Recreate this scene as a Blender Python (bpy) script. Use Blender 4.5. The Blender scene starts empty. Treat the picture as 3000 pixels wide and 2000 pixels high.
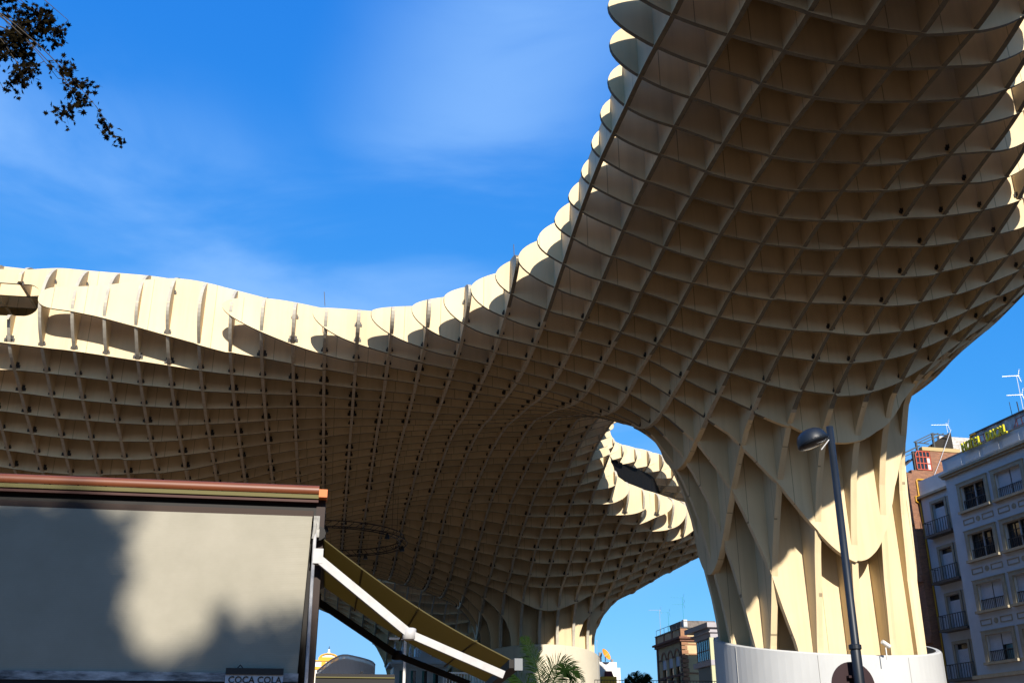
import bpy, bmesh, math, random
import numpy as np
from mathutils import Matrix, Vector
rad = math.radians
scene = bpy.context.scene
coll = scene.collection

# ------------------------------------------------------------------ camera
CAMZ = 1.6
F_PX, PITCH, ROLL, YAW = 2998.86, rad(22.374), rad(-0.118), rad(9.618)
def camera_axes():
    fw = np.array([math.sin(YAW)*math.cos(PITCH), math.cos(YAW)*math.cos(PITCH), math.sin(PITCH)])
    r = np.array([math.cos(YAW), -math.sin(YAW), 0.0]); u = np.cross(r, fw)
    c, s = math.cos(ROLL), math.sin(ROLL)
    return c*r+s*u, -s*r+c*u, fw
AX = camera_axes()
cam = bpy.data.cameras.new('camera'); cam_o = bpy.data.objects.new('camera', cam); coll.objects.link(cam_o)
M = Matrix.Identity(4)
for i in range(3):
    M[i][0], M[i][1], M[i][2] = AX[0][i], AX[1][i], -AX[2][i]
M[2][3] = CAMZ
cam_o.matrix_world = M
cam.sensor_width = 36.0; cam.lens = 36.0*F_PX/3000.0
cam.clip_start = 0.1; cam.clip_end = 6000.0
scene.camera = cam_o

# ------------------------------------------------------------------ light
SUN_EL, SUN_TRAVEL_AZ = rad(29.0), rad(-1.7)      # travel azimuth measured from +Y towards +X
sd = Vector((math.sin(SUN_TRAVEL_AZ)*math.cos(SUN_EL), math.cos(SUN_TRAVEL_AZ)*math.cos(SUN_EL), -math.sin(SUN_EL)))
sun = bpy.data.lights.new('sun', 'SUN'); sun.energy = 5.0; sun.angle = rad(0.53); sun.color = (1.0, 0.93, 0.82)
sun_o = bpy.data.objects.new('sun', sun); coll.objects.link(sun_o)
sun_o.rotation_euler = sd.to_track_quat('-Z', 'Y').to_euler()

world = bpy.data.worlds.new('World'); scene.world = world; world.use_nodes = True
wn = world.node_tree; wn.nodes.clear()
def WN(t, **kw):
    n = wn.nodes.new(t)
    for k, v in kw.items(): setattr(n, k, v)
    return n
w_out = WN('ShaderNodeOutputWorld'); w_bg = WN('ShaderNodeBackground')
sky = WN('ShaderNodeTexSky', sky_type='NISHITA'); sky.sun_disc = False
sky.sun_elevation = SUN_EL
sky.sun_rotation = math.pi + SUN_TRAVEL_AZ        # sun stands behind the camera, over -Y
sky.altitude = 20; sky.air_density = 1.0; sky.dust_density = 0.8; sky.ozone_density = 1.2
# a tone curve per channel over the whole sky: deep azure overhead, pale blue at the horizon
spr = WN('ShaderNodeSeparateColor'); cbr = WN('ShaderNodeCombineColor'); wn.links.new(sky.outputs[0], spr.inputs[0])
for ch_, (gain, power) in enumerate(((0.145, 1.3), (0.99, 0.64), (3.5, 0.25))):
    pw = WN('ShaderNodeMath', operation='POWER'); pw.inputs[1].default_value = power; wn.links.new(spr.outputs[ch_], pw.inputs[0])
    gn = WN('ShaderNodeMath', operation='MULTIPLY'); gn.inputs[1].default_value = gain; wn.links.new(pw.outputs[0], gn.inputs[0]); wn.links.new(gn.outputs[0], cbr.inputs[ch_])
hs_out = cbr.outputs[0]
# thin veils of high cloud: broad bands across the whole sky, broken up by noise
tc = WN('ShaderNodeTexCoord')
nz = WN('ShaderNodeTexNoise'); nz.inputs['Scale'].default_value = 4.6; nz.inputs['Detail'].default_value = 6.0
nz.inputs['Roughness'].default_value = 0.52; nz.inputs['Distortion'].default_value = 0.6
mp = WN('ShaderNodeMapping'); mp.inputs['Rotation'].default_value = (rad(20), rad(-32), rad(25)); mp.inputs['Scale'].default_value = (0.5, 1.0, 1.5)
wn.links.new(tc.outputs['Generated'], mp.inputs['Vector']); wn.links.new(mp.outputs[0], nz.inputs['Vector'])
def veil(normal, width, gain):
    dt = WN('ShaderNodeVectorMath', operation='DOT_PRODUCT'); dt.inputs[1].default_value = normal
    wn.links.new(tc.outputs['Generated'], dt.inputs[0])
    ab = WN('ShaderNodeMath', operation='ABSOLUTE'); wn.links.new(dt.outputs['Value'], ab.inputs[0])
    mr = WN('ShaderNodeMapRange', interpolation_type='SMOOTHSTEP'); mr.inputs[1].default_value = width; mr.inputs[2].default_value = 0.0; mr.inputs[3].default_value = 0.0; mr.inputs[4].default_value = gain
    wn.links.new(ab.outputs[0], mr.inputs[0]); return mr.outputs[0]
va = veil((-0.3254, 0.3713, -0.8696), 0.19, 0.8); vb = veil((-0.9451, -0.0898, 0.3141), 0.19, 0.66)
sm = WN('ShaderNodeMath', operation='MAXIMUM'); wn.links.new(va, sm.inputs[0]); wn.links.new(vb, sm.inputs[1])
nr = WN('ShaderNodeMapRange', interpolation_type='SMOOTHSTEP'); nr.inputs[1].default_value = 0.32; nr.inputs[2].default_value = 0.66; nr.inputs[3].default_value = 0.05; nr.inputs[4].default_value = 1.0
wn.links.new(nz.outputs['Fac'], nr.inputs[0])
ml = WN('ShaderNodeMath', operation='MULTIPLY'); wn.links.new(sm.outputs[0], ml.inputs[0]); wn.links.new(nr.outputs[0], ml.inputs[1])
mx = WN('ShaderNodeMix', data_type='RGBA'); wn.links.new(ml.outputs[0], mx.inputs['Factor'])
wn.links.new(hs_out, mx.inputs['A']); mx.inputs['B'].default_value = (1.6, 3.1, 5.8, 1)
wn.links.new(mx.outputs['Result'], w_bg.inputs[0]); w_bg.inputs[1].default_value = 0.115
wn.links.new(w_bg.outputs[0], w_out.inputs[0])
vs = scene.view_settings; vs.view_transform = 'Standard'; vs.look = 'None'; vs.exposure = 0.68; vs.gamma = 1.0
vs.use_curve_mapping = False
scene.cycles.max_bounces = 6; scene.cycles.diffuse_bounces = 3

# ------------------------------------------------------------------ materials
MATS = {}
def mat(name, col, rough=0.7, spec=0.3, var=0.0, vscale=3.0, bump=0.0, bscale=30.0, metal=0.0, streak=0.0, stretch=(1,1,1), col2=None):
    """Principled with noise mottling between col and col2 and fine relief, in object space."""
    if name in MATS: return MATS[name]
    m = bpy.data.materials.new(name); m.use_nodes = True; MATS[name] = m
    nt = m.node_tree; b = nt.nodes['Principled BSDF']
    b.inputs['Roughness'].default_value = rough; b.inputs['Metallic'].default_value = metal
    b.inputs['Specular IOR Level'].default_value = spec
    b.inputs['Base Color'].default_value = (*col, 1)
    if var > 0 or bump > 0 or col2:
        tcn = nt.nodes.new('ShaderNodeTexCoord'); mpn = nt.nodes.new('ShaderNodeMapping')
        mpn.inputs['Scale'].default_value = stretch
        nt.links.new(tcn.outputs['Object'], mpn.inputs['Vector'])
    if var > 0 or col2:
        n1 = nt.nodes.new('ShaderNodeTexNoise'); n1.inputs['Scale'].default_value = vscale
        n1.inputs['Detail'].default_value = 8; n1.inputs['Roughness'].default_value = 0.62
        nt.links.new(mpn.outputs[0], n1.inputs['Vector'])
        r = nt.nodes.new('ShaderNodeValToRGB')
        c2 = col2 if col2 else tuple(max(0, c*(1-var)) for c in col)
        c1 = col if col2 else tuple(min(1, c*(1+var*0.5)) for c in col)
        r.color_ramp.elements[0].position = 0.32; r.color_ramp.elements[1].position = 0.68
        r.color_ramp.elements[0].color = (*c2, 1); r.color_ramp.elements[1].color = (*c1, 1)
        nt.links.new(n1.outputs['Fac'], r.inputs[0]); nt.links.new(r.outputs[0], b.inputs['Base Color'])
    if bump > 0:
        n2 = nt.nodes.new('ShaderNodeTexNoise'); n2.inputs['Scale'].default_value = bscale; n2.inputs['Detail'].default_value = 5
        nt.links.new(mpn.outputs[0], n2.inputs['Vector'])
        bp = nt.nodes.new('ShaderNodeBump'); bp.inputs['Strength'].default_value = bump; bp.inputs['Distance'].default_value = 0.02
        nt.links.new(n2.outputs['Fac'], bp.inputs['Height']); nt.links.new(bp.outputs[0], b.inputs['Normal'])
    return m

# ------------------------------------------------------------------ object helpers
def tag(o, label=None, cat=None, group=None, kind=None):
    if label: o['label'] = label
    if cat: o['category'] = cat
    if group: o['group'] = group
    if kind: o['kind'] = kind
    return o
def empty(name, loc=(0, 0, 0), rz=0.0, label=None, cat=None, group=None):
    o = bpy.data.objects.new(name, None); coll.objects.link(o)
    o.location = loc; o.rotation_euler = (0, 0, rz); o.empty_display_size = 0.2
    return tag(o, label, cat, group)
def mesh_obj(name, me, m=None, parent=None):
    o = bpy.data.objects.new(name, me); coll.objects.link(o)
    if m and not me.materials: me.materials.append(m)
    if parent: o.parent = parent
    return o
class MB:
    """collects vertices and faces, then links them as ONE mesh object"""
    def __init__(self): self.v = []; self.f = []
    def add(self, vs_, fs):
        n = len(self.v); self.v += [tuple(p) for p in vs_]; self.f += [tuple(i+n for i in f) for f in fs]; return self
    def box(self, x0, x1, y0, y1, z0, z1):
        return self.add([(x0,y0,z0),(x1,y0,z0),(x1,y1,z0),(x0,y1,z0),(x0,y0,z1),(x1,y0,z1),(x1,y1,z1),(x0,y1,z1)],
                        [(3,2,1,0),(4,5,6,7),(0,1,5,4),(1,2,6,5),(2,3,7,6),(3,0,4,7)])
    def hexa(self, p):
        return self.add(p, [(3,2,1,0),(4,5,6,7),(0,1,5,4),(1,2,6,5),(2,3,7,6),(3,0,4,7)])
    def bar(self, a, b, w, h=None, up=(0, 0, 1)):
        a, b = Vector(a), Vector(b); h = h or w; d = (b-a).normalized(); up = Vector(up)
        if abs(d.dot(up)) > 0.98: up = Vector((1, 0, 0))
        s = d.cross(up).normalized()*(w/2); t = s.cross(d).normalized()*(h/2)
        return self.hexa([a-s-t, a+s-t, b+s-t, b-s-t, a-s+t, a+s+t, b+s+t, b-s+t])
    def tube(self, pts, r, n=8, cap=True):
        pts = [Vector(p) for p in pts]; rr = r if isinstance(r, (list, tuple)) else [r]*len(pts)
        base = len(self.v); prev = None
        for i, p in enumerate(pts):
            d = (pts[min(i+1, len(pts)-1)]-pts[max(i-1, 0)]).normalized()
            if prev is None:
                a = d.cross(Vector((0, 0, 1)));  a = a if a.length > 1e-3 else d.cross(Vector((1, 0, 0)))
            else:
                a = prev-d*prev.dot(d)
            a.normalize(); prev = a; b = d.cross(a)
            for k in range(n):
                t = 2*math.pi*k/n; self.v.append(tuple(p+(a*math.cos(t)+b*math.sin(t))*rr[i]))
        for i in range(len(pts)-1):
            for k in range(n):
                self.f.append((base+i*n+k, base+i*n+(k+1) % n, base+(i+1)*n+(k+1) % n, base+(i+1)*n+k))
        if cap:
            self.f.append(tuple(base+k for k in reversed(range(n)))); e = base+(len(pts)-1)*n
            self.f.append(tuple(e+k for k in range(n)))
        return self
    def lathe(self, prof, c=(0, 0, 0), n=24, cap=True):
        base = len(self.v)
        for r, z in prof:
            for k in range(n):
                t = 2*math.pi*k/n; self.v.append((c[0]+r*math.cos(t), c[1]+r*math.sin(t), c[2]+z))
        for i in range(len(prof)-1):
            for k in range(n):
                self.f.append((base+i*n+k, base+i*n+(k+1) % n, base+(i+1)*n+(k+1) % n, base+(i+1)*n+k))
        if cap:
            self.f.append(tuple(base+k for k in reversed(range(n)))); e = base+(len(prof)-1)*n
            self.f.append(tuple(e+k for k in range(n)))
        return self
    def prism(self, poly, z0, z1):
        n = len(poly)
        return self.add([(x, y, z0) for x, y in poly]+[(x, y, z1) for x, y in poly],
                        [tuple(reversed(range(n))), tuple(range(n, 2*n))]+[(i, (i+1) % n, n+(i+1) % n, n+i) for i in range(n)])
    def mesh(self, name, smooth=False):
        me = bpy.data.meshes.new(name); me.from_pydata(self.v, [], self.f)
        if smooth: me.polygons.foreach_set('use_smooth', [True]*len(me.polygons))
        return me
    def build(self, name, m, parent=None, smooth=False):
        return mesh_obj(name, self.mesh(name, smooth), m, parent)
def recalc(o):
    bm = bmesh.new(); bm.from_mesh(o.data); bmesh.ops.recalc_face_normals(bm, faces=bm.faces); bm.to_mesh(o.data); bm.free(); return o

# ------------------------------------------------------------------ ground
g = MB().add([(-700,-300,0),(700,-300,0),(700,1200,0),(-700,1200,0)], [(0,1,2,3)]).build('ground', mat('paving', (0.095,0.062,0.038), 0.85, var=0.25, vscale=0.6, bump=0.3, bscale=6))
tag(g, kind='structure')

# ------------------------------------------------------------------ timber lattice canopy
# a 1.5 m grid of vertical panels; K counts the panels across the view, J the panels away from the camera
X0, Y0, CELL = -1.239, 44.473, 1.5
NODES = np.array([(9,-17,17.04),(10,-17,17),(7,-16,17.57),(8,-16,17.28),(9,-16,17.1),(10,-16,17.1),(11,-16,17.32),(12,-16,17.6),(6,-15,18.2),(7,-15,17.67),(8,-15,17.33),(9,-15,17.05),(10,-15,17.06),(11,-15,17.26),(12,-15,17.54),(6,-14,18.3),(7,-14,17.76),(8,-14,17.33),(9,-14,17.12),(10,-14,17.11),(11,-14,17.18),(12,-14,17.48),(13,-14,17.83),(14,-14,18.41),(6,-13,18.29),(7,-13,17.8),(8,-13,17.29),(9,-13,17.03),(10,-13,16.98),(11,-13,17.06),(12,-13,17.32),(13,-13,17.73),(14,-13,18.04),(15,-13,18.71),(6,-12,18.34),(7,-12,17.74),(8,-12,17.25),(9,-12,17),(10,-12,16.86),(11,-12,17),(12,-12,17.15),(13,-12,17.48),(14,-12,17.68),(15,-12,18.1),(7,-11,17.67),(8,-11,17.19),(9,-11,16.85),(10,-11,16.72),(11,-11,16.75),(12,-11,16.85),(13,-11,17.13),(14,-11,17.31),(15,-11,17.67),(16,-11,18.19),(7,-10,17.6),(8,-10,17.13),(9,-10,16.73),(10,-10,16.52),(11,-10,16.49),(12,-10,16.58),(13,-10,16.79),(14,-10,16.9),(15,-10,17.23),(16,-10,17.62),(17,-10,18.2),(7,-9,17.42),(8,-9,16.89),(9,-9,16.51),(10,-9,16.23),(11,-9,16.2),(14,-9,16.45),(15,-9,16.71),(16,-9,17.15),(17,-9,17.69),(7,-8,17.17),(8,-8,16.65),(9,-8,16.33),(10,-8,16.07),(11,-8,15.9),(12,-8,15.83),(13,-8,15.91),(15,-8,16.2),(16,-8,16.64),(17,-8,17.24),(18,-8,17.94),(8,-7,16.54),(9,-7,16.07),(10,-7,15.7),(11,-7,15.51),(12,-7,15.4),(13,-7,15.43),(14,-7,15.38),(15,-7,15.62),(16,-7,16.08),(18,-7,17.49),(19,-7,18.27),(8,-6,16.25),(9,-6,15.84),(10,-6,15.38),(11,-6,15.14),(12,-6,14.87),(13,-6,14.74),(14,-6,14.75),(15,-6,15.04),(16,-6,15.51),(17,-6,16.19),(10.08,-5,15.07),(11.08,-5,14.65),(12.93,-5,14.01),(14,-5,13.91),(15,-5,14.18),(16,-5,14.75),(17,-5,15.63),(5,-4,17.11),(6,-4,16.66),(9.139,-4,15.53),(10,-4,14.84),(10.96,-4,14.17),(4,-3,17.3),(5,-3,16.86),(9.128,-3,15.36),(3,-2,17.65),(4,-2,17.04),(5,-2,16.71),(10.01,-2,14.41),(2,-1,17.89),(3,-1,17.3),(10.11,-1,14.33),(0,0,18.61),(1,0,17.96),(2,0,17.55),(3,0,17.24),(8,0.3175,15.85),(-2,1,18.86),(-1,1,18.34),(0,1,17.95),(1,1,17.67),(-8,2,19.94),(-7,2,19.68),(-6,2,19.35),(-5,2,18.99),(-4,2,18.63),(-3,2,18.29),(-2,2,18.12),(-1,2,17.89),(0,2,17.71),(1,2,17.52),(-10,3,18.66),(-9,3,18.6),(-8,3,18.48),(-7,3,18.34),(-6,3,18.18),(-5,3,18.01),(-4,3,17.84),(-3,3,17.74),(-2,3,17.64),(-1,3,17.55),(0,3,17.48),(1,3,17.37),(8,3.609,17.09),(-10,4,17.91),(-9,4,17.81),(-8,4,17.71),(-7,4,17.59),(-6,4,17.45),(-5,4,17.4),(-4,4,17.3),(-3,4,17.32),(-2,4,17.33),(-1,4,17.37),(0,4,17.35),(1,4,17.27),(2,4,17.29),(-10,5,17.22),(-9,5,17.08),(-8,5,16.98),(-7,5,16.91),(-6,5,16.85),(-5,5,16.84),(-4,5,16.88),(-3,5,16.98),(-2,5,17.08),(-1,5,17.18),(0,5,17.25),(1,5,17.29),(2,5,17.31),(3,5,17.32),(4,5,17.26),(-10,6,16.58),(-9,6,16.46),(-8,6,16.42),(-7,6,16.35),(-6,6,16.35),(-5,6,16.38),(-4,6,16.52),(-3,6,16.67),(-2,6,16.87),(-1,6,17.04),(0,6,17.17),(1,6,17.25),(2,6,17.32),(3,6,17.36),(4,6,17.4),(5,6,17.46),(6,6,17.54),(9,6.396,18.14),(-11,7,16.13),(-10,7,15.99),(-9,7,15.87),(-8,7,15.8),(-7,7,15.82),(-6,7,15.87),(-5,7,16.01),(-4,7,16.28),(-3,7,16.43),(-2,7,16.67),(-1,7,16.87),(0,7,17.08),(1,7,17.25),(2,7,17.38),(3,7,17.48),(4,7,17.59),(5,7,17.69),(6,7,17.82),(7,7,17.97),(10,7.14,18.69),(8,7.299,18.34),(-11,8,15.45),(-10,8,15.3),(-9,8,15.19),(-8,8,15.17),(-7,8,15.25),(-6,8,15.39),(-5,8,15.64),(-4,8,15.89),(-3,8,16.22),(-2,8,16.5),(-1,8,16.75),(0,8,17.01),(1,8,17.26),(2,8,17.43),(3,8,17.57),(4,8,17.72),(5,8,17.86),(6,8,18),(7,8,18.21),(8,8.779,18.45),(11,8.965,19.55),(9,8.967,18.84),(-5,9,15.23),(-4,9,15.61),(-3,9,15.97),(-2,9,16.3),(-1,9,16.63),(0,9,16.91),(1,9,17.21),(2,9,17.45),(3,9,17.65),(4,9,17.83),(5,9,17.99),(6,9,18.16),(7,9,18.34),(10,9.556,19.13),(-4,10,15.31),(-3,10,15.71),(-2,10,16.13),(-1,10,16.5),(0,10,16.84),(1,10,17.17),(2,10,17.46),(3,10,17.7),(4,10,17.88),(5,10,18.06),(6,10,18.24),(7,10,18.44),(8,10.57,18.5),(9,10.59,18.8),(11,10.92,19.68),(-2,11,16.01),(-1,11,16.42),(0,11,16.77),(1,11,17.14),(2,11,17.43),(3,11,17.71),(4,11,17.93),(5,11,18.12),(6,11,18.27),(7,11,18.48),(10,11.25,18.94),(12,11.81,20.05),(-1,12,16.29),(0,12,16.72),(1,12,17.14),(2,12,17.41),(3,12,17.73),(4,12,17.97),(5,12,18.11),(6,12,18.28),(7,12,18.47),(9,12.14,18.62),(11,12.24,19.46),(8,12.75,18.52),(1,13,17.08),(2,13,17.37),(3,13,17.66),(4,13,17.9),(5,13,18.1),(6,13,18.25),(7,13,18.43),(10,13.44,18.84),(12,13.56,19.81),(11,13.81,19.12),(9,13.99,18.64),(4,14,17.85),(5,14,18.03),(6,14,18.19),(7,14,18.33),(10,14.62,18.48),(12,14.93,19.35),(11,15.87,18.49),(4,15.92,17.63),(9,16,18.22),(5,16.06,17.93),(9,16.24,18.13),(6,16.39,18),(8,16.41,18.13),(7,16.58,18.13),(10,16.7,18.18),(12,16.95,18.46),(10,17.14,18.09),(11,17.89,17.92),(4,17.94,17.4),(13,18.06,18.49),(8,18.87,17.71),(9,18.94,17.66),(5,19.03,17.72),(7,19.05,17.46),(6,19.26,17.67),(14,19.49,17.41),(10,19.68,17.19),(10,19.68,17.13),(12,19.74,17.25),(13,19.81,17.33),(11,19.84,17.23),(13,20.01,17.19),(14,20.02,17.41),(12,20.05,17.09),(11,20.07,17.04),(11,20.25,16.91),(16,20.32,17.36),(9,20.52,16.89),(8,20.63,17.07),(7,20.72,17.18),(4,20.8,17.37),(15,20.8,17.19),(17,20.98,17.76),(5,21.3,17.27),(10,21.42,16.43),(6,21.58,17.08),(18,21.63,17.55),(7,22.09,16.63),(16,22.11,16.63),(19,22.14,17.91),(8,22.16,16.3),(14,22.66,15.7),(11,22.66,15.64),(10,22.72,15.75),(10,22.72,15.64),(9,22.77,15.85),(11,22.78,15.64),(13,22.79,15.63),(4,23.16,16.95),(6,23.17,16.24),(5,23.64,16.33),(15,23.66,15.27),(20,23.73,17.32),(12,23.74,14.89),(7,23.89,15.82),(16,24.06,15.39),(11,24.17,14.56),(9,24.25,14.97),(10,24.35,14.98),(8,24.43,15.19),(10,24.5,14.28),(17,24.57,15.4),(18,24.81,15.83),(14,25.07,14.1),(11,25.75,13.35),(19,25.75,15.99),(10,25.78,13.67),(6,25.79,15.47),(13,25.98,13.23),(20,26.13,16.21),(8,26.15,14.39),(5,26.27,15.7),(4,26.41,16.41),(9,26.43,13.65),(7,26.58,14.53),(16,26.63,13.56),(15,26.78,12.95),(17,27.11,14.07),(6,27.62,14.68),(18,27.71,14.4),(8,28.35,13.49),(5,28.52,15.09),(7,28.66,13.75),(20,28.66,15.38),(19,28.94,14.65),(4,29.23,15.82),(18,29.61,13.72),(6,31.84,14.15),(7,31.92,13.44),(4,32.46,15.52),(5,32.5,15.03),
 # sides that the trunks hide, after the same funnels
 (19.9,-2,18.0),(19.0,-2,16.8),(18.6,-4,17.1),(20.7,-2,19.4),(19.9,-4,18.3),(20.4,0,18.3),(21.1,0,19.7),(20,3,18.4),(18,5.5,17.9),(15,6.2,17.6),(12.5,5.5,17.5),
 (21.2,3,19.8),(12,-17,18.0),(10,-18.5,17.4),(7,-18.5,17.8),
 (-14,5,17.4),(-14,9,15.5),(-18,7,17.0),(-18,12,15.0),(-10,14,13.2),(-14,20,12.5),(-5,16,13.8),(-4,24,13.8),(-12,28,13),(-2,32,15.5),(1,36,16.6),
 (18,34,15.0),(20,30,16.0),(15,37,15.0),(10,37.5,15.2),(6,36,15.2),(22,34,17.3),(16,40,17),(8,41,17),(23,29,17.6)])
OUT = [(-22,5.5),(-18,3.9),(-14,2.95),(-11,2.5),(-10,2.35),(-9,1.98),(-8,1.9),(-7,1.82),(-6,1.62),(-5,1.36),(-4,1.14),(-3.28,1),(-2,.62),(-.43,0),(.55,-.5),(1.34,-1),
 (2.51,-2),(3.35,-3),(4.01,-4),(4.55,-5),(5,-6),(5.32,-7),(5.56,-8),(5.69,-9),(5.77,-10),(5.77,-11),(5.72,-12),(5.63,-13),(5.41,-14),(5.12,-15),(4.85,-16),(4.8,-17),
 (5.2,-18.6),(6.7,-19.8),(9,-20),(11.2,-19),(12.6,-17.3),(13.3,-16),(13.95,-15),(14.55,-14),(15.2,-13),(15.9,-12),(16.8,-11),(17.8,-10),(18.8,-9),(19.8,-7.7),(20.5,-6.2),(20.9,-4.6),(21.1,-3),(21.3,-1),(21.6,1),(21.8,3.2),(21.2,5.6),(19.6,7.2),
 (17.5,8.1),(15,7.9),(13.3,7.8),(12.5,8.6),(12.35,10),(12.4,12),(12.7,14),(13.3,16),(14.2,18),(15,19),(16.5,20),(17.9,21),(19,22),(20.3,23),(22.2,25),(24,28),(24.5,31.5),(23,36),(19,41),(13,43.5),(6,43),
 (0,40),(-5,36),(-12,33),(-20,27),(-25,18),(-25,9)]
NOSE = [(-20,4,21),(-11,2.5,20.6),(-8.8,2,20.47),(-6,1.6,20.35),(-3.28,1,20.1),(-.43,0,19.45),(1.34,-1,18.9),(2.5,-2,18.58),(3.35,-3,18.44),(4,-4,18.3),(4.55,-5,18.25),(5,-6,18.33),(5.32,-7,18.36),
 (5.56,-8,18.45),(5.69,-9,18.58),(5.77,-10,18.7),(5.77,-11,18.88),(5.72,-12,19),(5.6,-13,19.15),(5.4,-14,19.3),(5.1,-15,19.36),(4.8,-17,19.5),(9,-20,19.4),(13.95,-15,19.5),(15.9,-12,19.5),(18.8,-9,19.5),(20.7,-5.4,20.2),
 (21.3,-1,20.6),(21.8,3,21),(20.0,7,20.4),(15,7.9,19.4),(12.4,8.6,19.7),(12.35,11,20.4),(13,15,20.0),(14.2,18,19.4),(15,19,19.1),(16.5,20,18.85),(17.9,21,18.8),(19,22,18.8),(22,25,18.9),(24.5,31,19.3),(19,41,19.5),(6,43,19.5),(-5,36,19),(-20,27,19),(-25,12,20)]
TOPH = [(-20,4,2.6),(-11,2.5,2.5),(-8,2,2.2),(-6,2,2.2),(-4.5,1.3,1.9),(-3.28,1,1.35),(-1.5,.5,.95),(0,0,.62),(2,-2,.72),(4,-4,.95),(5,-6,1.1),(5.7,-10,1.15),(5.4,-14,1.15),(9,-18,1.2),(16,-13,1.2),(21,-5,1.2),(12.4,10,1.6),(13,15,1.6),(15,19,1.1),(17.9,21,1.0),(20,24,1.2),
 (5,10,2.0),(-8,8,3.6),(0,8,2.2),(12,-4,2.2),(12,28,3),(-20,20,3)]
def tps(pts, lam):
    p = np.array(pts, float); xy = p[:, :2]; n = len(p)
    d2 = ((xy[:, None]-xy[None])**2).sum(-1); K = 0.5*d2*np.log(d2+1e-9)+lam*np.eye(n)
    Pm = np.c_[np.ones(n), xy]; A = np.block([[K, Pm], [Pm.T, np.zeros((3, 3))]])
    s = np.linalg.solve(A, np.r_[p[:, 2], 0, 0, 0])
    def ev(q):
        q = np.asarray(q, float); res = np.empty(len(q))
        for i in range(0, len(q), 20000):
            c = q[i:i+20000]; d2 = ((c[:, None]-xy[None])**2).sum(-1)
            res[i:i+20000] = (0.5*d2*np.log(d2+1e-9))@s[:n]+s[n]+c@s[n+1:]
        return res
    return ev
def catmull(pts, sub=6):
    p = np.array(pts, float); n = len(p); o = []
    for i in range(n):
        a, b, c, d = p[(i-1) % n], p[i], p[(i+1) % n], p[(i+2) % n]
        for t in np.arange(sub)/sub:
            o.append(0.5*((2*b)+(-a+c)*t+(2*a-5*b+4*c-d)*t*t+(-a+3*b-3*c+d)*t**3))
    return np.array(o)
def inside_dist(poly, q):
    """signed distance (positive inside) of points q to a closed polygon"""
    a = poly; b = np.roll(poly, -1, 0); q = np.asarray(q, float); out_d = np.empty(len(q))
    for i in range(0, len(q), 4000):
        c = q[i:i+4000][:, None]; e = (b-a)[None]; w = c-a[None]
        t = np.clip((w*e).sum(-1)/(e*e).sum(-1), 0, 1); d = np.sqrt(((w-e*t[..., None])**2).sum(-1)).min(1)
        y = c[..., 1]; cr_ = ((a[None, :, 1] > y) != (b[None, :, 1] > y))
        xi = a[None, :, 0]+(y-a[None, :, 1])*(b-a)[None, :, 0]/np.where(np.abs((b-a)[None, :, 1]) < 1e-12, 1e-12, (b-a)[None, :, 1])
        ins = (cr_ & (c[..., 0] < xi)).sum(1) % 2 == 1
        out_d[i:i+4000] = np.where(ins, d, -d)
    return out_d
POLY = catmull(OUT)
DN = 1.5                                         # how far in (cells) the rounded edge reaches
def edge_s(d):
    t = np.clip(d/DN, 0, 1); return np.sqrt(np.maximum(0, 1-(1-t)**2))
f_nose = tps(NOSE, 0.05); f_top = tps(TOPH, 0.3)
nd = inside_dist(POLY, NODES[:, :2]); ok = nd > 0.06
hbn = (f_nose(NODES[ok, :2])-NODES[ok, 2])/np.maximum(edge_s(nd[ok]), 0.3)
f_hb = tps(np.c_[NODES[ok, :2], hbn], 0.25)
# trunks: centre and radius (in cells) by height above the camera
TRUNKS = [dict(z=[4.0,4.6,6,7,8,9,10,11,12,13,14,14.6,15.1], k=[15.46,15.41,15.25,15.14,15.09,14.97,14.84,14.7,14.51,14.3,13.9,13.6,13.4], j=[.4,.35,.17,.1,.08,-.02,-.17,-.28,-.5,-.75,-1.2,-1.5,-1.7], r=[3.09,3.07,3.02,3.02,3.11,3.15,3.17,3.25,3.34,3.5,3.85,4.25,4.75], base=3.3),
          dict(z=[7.0,9.0,10.0,11.0,12.0,13.0,13.8,14.6], k=[12.4,12.4,12.4,12.4,12.4,12.35,12.35,12.4], j=[30.8,30.8,30.8,30.85,30.9,31,31.1,31.2], r=[3.38,3.38,3.42,3.62,4.05,4.7,5.5,6.4], base=7.2)]
def trunk_z(T, q):
    """height of the trunk's skin over each point, and a weight that hands over to the canopy's own surface"""
    z = np.arange(T['base'], T['z'][-1]+1e-6, 0.05)
    k = np.interp(z, T['z'], T['k']); j = np.interp(z, T['z'], T['j']); r = np.interp(z, T['z'], T['r'])
    d = np.sqrt((q[:, 0:1]-k)**2+(q[:, 1:2]-j)**2)-r[None]      # <0 inside
    outside = d > 0
    last = outside.shape[1]-1-np.argmax(outside[:, ::-1], 1)
    none = ~outside.any(1); i0 = np.clip(last, 0, len(z)-2)
    da = d[np.arange(len(q)), i0]; db = d[np.arange(len(q)), i0+1]
    zz = z[i0]+0.05*np.clip(da/np.maximum(da-db, 1e-6), 0, 1)
    zz = np.where(none, T['base'], zz); far = outside[:, -1]
    rim = d[:, -1]
    return zz, far, rim
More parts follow.
